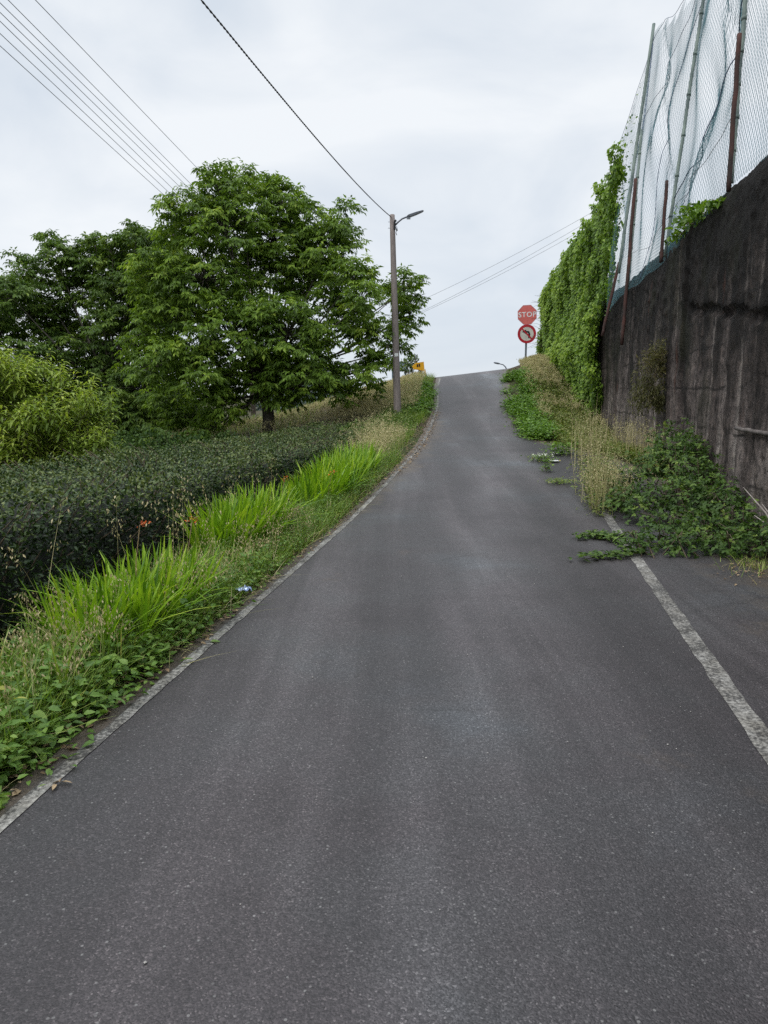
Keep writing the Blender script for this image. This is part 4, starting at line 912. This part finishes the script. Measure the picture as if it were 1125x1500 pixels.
# broad weeds on the near verge edge
def weeds(name, label, P, hlo, hhi, per, size, mat, tm=None, vm=.5, flat=.9, sp=.06):
    n = len(P); h = RNG.uniform(hlo, hhi, n); p = np.repeat(P, per, 0); k = len(p); hh = np.repeat(h, per)*RNG.random(k)
    p = p+np.stack([RNG.normal(0, sp, k), RNG.normal(0, sp, k), hh+.01], -1)
    o = leaves(name, p, rdir(k, -.25, .55), np.array([0, 0, flat])+RNG.normal(0, .35, (k, 3)), size*RNG.uniform(.6, 1.3, k), np.clip(np.repeat(RNG.normal(vm, .15, n), per)+RNG.normal(0, .12, k), 0, .95)+np.where(RNG.random(k) < .012, .06, 0), tm or T_leaf(.3, .25, .2), mat)
    return tag(o, label, 'weeds', kind='stuff')
weeds('ground_cover', 'broad green weeds creeping over the near left edge of the asphalt', np.concatenate([band(330, 1.2, 4.2, .12, .5), band(240, 1.2, 4.4, .4, .85), band(110, 4, 6.4, .14, .4)]), .04, .26, 10, .055, M['weed'])
weeds('ground_cover', 'small-leaved green weeds along the left verge', np.concatenate([band(520, 4.5, 10, .14, .7), band(350, 10, 14, .16, .6), band(160, 1.2, 4.5, .3, .85)]), .05, .24, 14, .03, M['weed'], None, .5)
weeds('ground_cover', 'bright green ground cover on the left edge just below the crest', clumped(band(1500, 20.3, 25.2, .2, 1.4), .9, -.15), .04, .22, 12, .075, M['bright'], None, .5, 1.0, .12)
weeds('ground_cover', 'mixed green growth around the foot of the lamp pole', np.concatenate([band(500, 17.2, 21, .5, 1.6), band(500, 15.5, 20, 1.2, 3.2)]), .06, .26, 12, .06, M['darkshrub'], None, .6, .8, .1)
# right bank
weeds('ground_cover', 'bright green ground cover spilling onto the right edge of the climb', np.concatenate([clumped(bandR(2600, 16.8, 25.3, -.06, .3), 1.1, -.15)]), .05, .3, 12, .075, M['bright'], None, .5, 1.0, .12)
weeds('ground_cover', 'olive weeds at the foot of the creeper', bandR(1500, 13.0, 25, .25, 1.0), .05, .27, 13, .065, M['faded2'], None, .5, .8, .1)
PR = np.concatenate([clumped(bandR(1300, 19.5, 28.5, .25, 1), .9, .0), bandR(700, 23.5, 28.5, .2, .7)])
seed_heads('dry feathery grass on the right bank below the creeper', PR, .22, .48, 12, .042, mat='dry', spread=.035, hscale=np.interp(PR[:, 1], [18, 23, 25.5, 29], [1, .9, .6, .45]))
def pxg(n, x0, x1, y0, y1):
    P = np.array([G(RNG.uniform(x0, x1), RNG.uniform(y0, y1), .08) for _ in range(n)]); P[:, 2] = np.maximum(terrain(P[:, 0], P[:, 1]), zroad(P[:, 0], P[:, 1])); return P
def strawP(n):
    t = RNG.random(n)**1.3; y = 746-t*84; x = 876-t*22+RNG.normal(0, 11, n)+t*RNG.normal(0, 14, n); y = y+RNG.normal(0, 4, n)
    P = np.array([G(a, min(b, 748), .08) for a, b in zip(x, y)]); P[:, 0] = np.minimum(P[:, 0], XW(P[:, 1])-.1); P[:, 2] = np.maximum(terrain(P[:, 0], P[:, 1]), zroad(P[:, 0], P[:, 1])); return clumped(P, 2.6, -.15)
SP = strawP(190)
seed_heads('tall tan grass standing at the foot of the wall beside the brambles', np.concatenate([bandR(150, 12.5, 16.2, .3, 1), SP]), .4, .85, 14, .028, mat='dry', spread=.05)
P = np.concatenate([bandR(1500, 10.6, 17, .2, 1), bandR(3200, 16, 27, .25, 1)])
grass_obj('grass', 'green and straw grass along the foot of the wall', P, .12, .34, .004, .009, M['grass'], .7, .25)
P = np.concatenate([bandR(90, 12.4, 15.6, .2, .9), strawP(190)])
grass_obj('dry_grass', 'tall straw stalks at the foot of the wall beside the brambles', P, .5, 1.0, .005, .009, M['dry'], .5, .25, curl=.12, lean=.13)
weeds('ground_cover', 'low olive weeds among the tall tan grass', strawP(170), .05, .35, 12, .045, M['faded2'], None, .5, .8, .07)
# bare stalks by the line end
g2 = np.stack([np.array([RNG.uniform(3.0, 3.3), RNG.uniform(9.6, 10.4), 0]) for _ in range(70)])
weeds('ground_cover', 'olive bushy weeds between tall tan grass and brambles', np.array([W(x, y, d) for x, y, d in [(880+RNG.normal(0, 14), 715+RNG.normal(0, 14), RNG.uniform(10.6, 12)) for _ in range(210)]])*np.array([1, 1, 0]), .1, .7, 14, .05, M['darkshrub'], None, .75, .7, .09)
seed_heads('thin straw stalks where the white line disappears', g2, .35, .75, 10, .03, mat='dry', spread=.03)
leafy('shrub', 'olive weedy bush at the foot of the creeper, left of the wall face', 'shrub', ells([(836,642,17.8,.24,.8),(850,640,17.6,.22,.9),(822,644,17.6,.18,.8)]), 300, .075, T_leaf(.26), M['faded2'], vm=.55)
leafy('shrub', 'yellowish weedy bush on the right bank halfway up the climb', 'shrub', ells([(800,610,21.5,.25,.8),(812,620,20.4,.25,.8),(788,598,23,.2,.8)]), 300, .07, T_leaf(.24), M['faded2'], vm=.7)
leafy('shrub', 'small dark green weed clump among the bright ground cover of the right bank', 'shrub', ells([(778,590,23.2,.2,.8),(786,600,22.2,.16,.8)]), 420, .08, T_leaf(.3), M['darkshrub'], vm=.1)
# litter of dry leaves on the edges
def litter(label, P, size):
    n = len(P); P = P+np.array([0, 0, 1.])*RNG.uniform(.006, .02, n)[:, None]
    tag(leaves('leaf_litter', P, rdir(n, -.1, .2), np.array([0, 0, 1.])+RNG.normal(0, .25, (n, 3)), size*RNG.uniform(.5, 1.4, n), RNG.random(n), T_leaf(.25), M['litter']), label, 'litter', kind='stuff')
def zr_(P): P[:, 2] = np.where((XL(P[:, 1])-P[:, 0] < .13), zroad(P[:, 0], P[:, 1]), P[:, 2]); return P
litter('brown leaf litter along the left edge of the lane', zr_(np.concatenate([band(1500, 12, 21, -.12, .45), band(900, 4, 12, .05, .4), band(300, 1.5, 4, .08, .3)])), .045)
Pq = bandR(1300, 9.2, 16.5, -.1, .8); Pq[:, 2] = np.maximum(Pq[:, 2], zroad(Pq[:, 0], Pq[:, 1])); litter('straw and dry leaves at the foot of the right bank', Pq, .05)
Pq = np.array([G(1100+RNG.normal(0, 24), 826+abs(RNG.normal(0, 14)), 0) for _ in range(120)]); Pq[:, 0] = np.minimum(Pq[:, 0], XW(Pq[:, 1])-.1); litter('yellowed dead plants on the asphalt by the brambles', Pq, .03)
Pq2 = np.array([G(1105+RNG.normal(0, 22), 822+abs(RNG.normal(0, 12)), 0) for _ in range(150)]); Pq2[:, 0] = np.minimum(Pq2[:, 0], XW(Pq2[:, 1])-.1)
grass_obj('grass', 'yellowing tufts on the asphalt in front of the brambles', Pq2, .05, .16, .004, .008, M['grass'], .8, .2, curl=.7, lean=.6)
# pebbles
n = 60; pp = np.stack([RNG.uniform(-1, 4, n), RNG.uniform(1.8, 10, n), np.zeros(n)], -1); pp[:, 0] = XL(pp[:, 1])+.1+RNG.random(n)*(XR(pp[:, 1])-XL(pp[:, 1])-.3)
g = Geo()
for p in pp:
    r = RNG.uniform(.002, .0055); V = [(p[0]+r*x, p[1]+r*y, .0+r*.8+r*z*.8) for x, y, z in ((1,0,0),(0,1,0),(-1,0,0),(0,-1,0),(.1,0,1),(0,.1,-1))]
    g.add(V, [(0,1,4),(1,2,4),(2,3,4),(3,0,4),(1,0,5),(2,1,5),(3,2,5),(0,3,5)])
tag(g.build('gravel', M['pebble']), 'scattered pale grit lying on the asphalt', 'gravel', kind='stuff')

# ------------------------------------------------------------------ small single things
def mat_weed(name, label, px, py, w, h, n, size, mat, z=None, d=None, stemm=True):
    p0 = G(px, py, 0.1) if d is None else W(px, py, d); p0[2] = float(zroad(p0[0], p0[1])); r = thing(name, label, 'weed', tuple(p0))
    P = p0+np.stack([RNG.normal(0, w, n), RNG.normal(0, w, n), RNG.random(n)*h+.008], -1)
    leaves('foliage', P, rdir(n, -.1, .6), np.array([0, 0, 1.])+RNG.normal(0, .4, (n, 3)), size*RNG.uniform(.6, 1.3, n), RNG.random(n), T_leaf(.28), mat, r)
    g = Geo()
    for k in range(8): q = P[k]; g.tube([p0, (p0+q)/2+np.array([0, 0, h*.3]), q], [.003, .0015], 4, False)
    g.build('stems', M['twig'], r); return r, p0
mat_weed('weed', 'small upright dark weed growing alone in the asphalt', 800, 692, .05, .2, 130, .05, M['weed'], d=12.5)
mat_weed('weed', 'flat mossy weed mat on the asphalt near the tan grass', 820, 714, .11, .06, 420, .03, M['grass'], d=11.4)
r_, p0 = mat_weed('weed', 'low weed with white flowers at the right edge of the asphalt', 795, 674, .13, .1, 260, .05, M['weed'], d=13.7)
n = 60; fl_ = leaves('flowers', p0+np.stack([RNG.normal(0, .14, n), RNG.normal(0, .12, n), RNG.uniform(.08, .15, n)], -1), rdir(n, 0, 1), np.array([0, 0, 1.])+RNG.normal(0, .3, (n, 3)), RNG.uniform(.02, .04, n), RNG.random(n), T_leaf(.45), M['whiteflower'], r_); fl_['kind'] = 'stuff'
mat_weed('weed', 'leafy green weed spreading at the foot of the right bank', 822, 660, .16, .22, 360, .07, M['bright'], d=14.6)
def sheet(name, label, cat, c, sx, sy, mat, rot, amp=.015):
    g = Geo(); k = 7; V = []
    for i in range(k):
        for j in range(k):
            x = (i/(k-1)-.5)*sx; y = (j/(k-1)-.5)*sy; z = .012+amp*(1+mnoise.noise((i*.9, j*.9, sx*50)))
            V.append((c[0]+x*math.cos(rot)-y*math.sin(rot), c[1]+x*math.sin(rot)+y*math.cos(rot), c[2]+z))
    g.add(V, [(i*k+j, (i+1)*k+j, (i+1)*k+j+1, i*k+j+1) for i in range(k-1) for j in range(k-1)])
    o = g.build(name, mat); sm = o.modifiers.new('thick', 'SOLIDIFY'); sm.thickness = .002; return tag(o, label, cat)
p = G(357, 874, 0.03); sheet('wrapper', 'crumpled blue and silver wrapper lying in the left verge', 'litter', (p[0], p[1], .05), .1, .09, M['wrapper'], .6, .03)
p = W(811, 674, 13.6); sheet('paper_scrap', 'flat white paper scrap beside the white-flowered weed', 'litter', (p[0], p[1], float(zroad(p[0], p[1]))), .16, .2, M['paper'], .2)
# dead branch sticks
p = thing('dead_branch', 'bare grey dead branch sticking out of the brambles by the wall', 'branch', tuple(G(1125, 800)))
g = Geo(); b = W(1150, 800, 7.0)
for (x, y), dd in (((1089, 714), 7.5), ((1116, 738), 7.3), ((1105, 755), 7.3)): 
    q = W(x, y, dd); g.tube([b, (b+q)/2+np.array([.02, 0, .03]), q], [.012, .009, .004], 6)
g.build('sticks', M['deadwood'], p, True)
q = G(88, 1150); P = np.tile(q+np.array([0, 0, .012]), (5, 1))+RNG.normal(0, .008, (5, 3))*np.array([1, 1, .2])
tag(leaves('fallen_leaf', P, rdir(5, 0, .5), rdir(5, .6, 1), np.array([.05, .045, .035, .05, .03]), np.array([.8, .9, .6, .9, .7]), T_leaf(.22), M['litter']), 'curled tan fallen leaf lying on the white line at lower left', 'leaf')

# ------------------------------------------------------------------ sky, sun, camera
w = bpy.data.worlds.new('World'); SC.world = w; w.use_nodes = True; t = w.node_tree; t.nodes.clear()
def wn(typ, **kw):
    nd = t.nodes.new(typ)
    for k, v in kw.items():
        if hasattr(nd, k) and k not in nd.inputs: setattr(nd, k, v)
        else: nd.inputs[k].default_value = v
    return nd
SUN_EL, SUN_AZ = math.radians(58), math.radians(235)
sky = wn('ShaderNodeTexSky', sky_type='NISHITA', sun_disc=False, sun_elevation=SUN_EL, sun_rotation=SUN_AZ, altitude=200)
tc = wn('ShaderNodeTexCoord'); sep = wn('ShaderNodeSeparateXYZ'); t.links.new(tc.outputs['Generated'], sep.inputs[0])
mp = wn('ShaderNodeMapping'); mp.inputs['Scale'].default_value = (1, 1, 2.3); t.links.new(tc.outputs['Generated'], mp.inputs[0])
nz = wn('ShaderNodeTexNoise', Scale=2.3, Detail=6, Roughness=.5, Distortion=.6); t.links.new(mp.outputs[0], nz.inputs['Vector'])
rp = wn('ShaderNodeValToRGB'); e = rp.color_ramp.elements; e[0].position = .36; e[0].color = (7.1, 7.8, 8.65, 1); e[1].position = .62; e[1].color = (9.4, 9.75, 10.1, 1)
t.links.new(nz.outputs[0], rp.inputs[0])
zen = wn('ShaderNodeMapRange'); zen.inputs['From Min'].default_value = .45; zen.inputs['From Max'].default_value = .95; zen.inputs['To Min'].default_value = 1; zen.inputs['To Max'].default_value = 2.6
t.links.new(sep.outputs[2], zen.inputs[0])
mul = wn('ShaderNodeMix', data_type='RGBA', blend_type='MULTIPLY'); mul.inputs[0].default_value = 1; t.links.new(rp.outputs[0], mul.inputs[6]); t.links.new(zen.outputs[0], mul.inputs[7])
mx = wn('ShaderNodeMix', data_type='RGBA'); mx.inputs[0].default_value = .93; t.links.new(sky.outputs[0], mx.inputs[6]); t.links.new(mul.outputs[2], mx.inputs[7])
bg_ = wn('ShaderNodeBackground', Strength=.1); t.links.new(mx.outputs[2], bg_.inputs[0])
ow = wn('ShaderNodeOutputWorld'); t.links.new(bg_.outputs[0], ow.inputs[0])
sl = bpy.data.lights.new('sun', 'SUN'); sl.energy = 1.5; sl.angle = math.radians(25); sl.color = (1, .97, .92)
so = bpy.data.objects.new('sun', sl); COL.objects.link(so)
dirv = Vector((math.sin(SUN_AZ)*math.cos(SUN_EL), math.cos(SUN_AZ)*math.cos(SUN_EL), math.sin(SUN_EL)))
so.rotation_euler = dirv.to_track_quat('Z', 'Y').to_euler(); so.location = (-8, -8, 20)

cam = bpy.data.cameras.new('camera'); cam.sensor_fit = 'VERTICAL'; cam.sensor_height = 36; cam.sensor_width = 27; cam.lens = 26; cam.clip_end = 3000; cam.clip_start = .05
co = bpy.data.objects.new('camera', cam); COL.objects.link(co); co.location = (0, 0, H); co.rotation_euler = (math.pi/2-PITCH, 0, 0); SC.camera = co
SC.view_settings.view_transform = 'Standard'; SC.view_settings.look = 'None'; SC.view_settings.exposure = 0.0; SC.view_settings.gamma = 1
SC.render.resolution_x = 768; SC.render.resolution_y = 1024
SC.cycles.max_bounces = 6; SC.cycles.diffuse_bounces = 3; SC.cycles.transmission_bounces = 4; SC.cycles.glossy_bounces = 2; SC.cycles.use_denoising = False
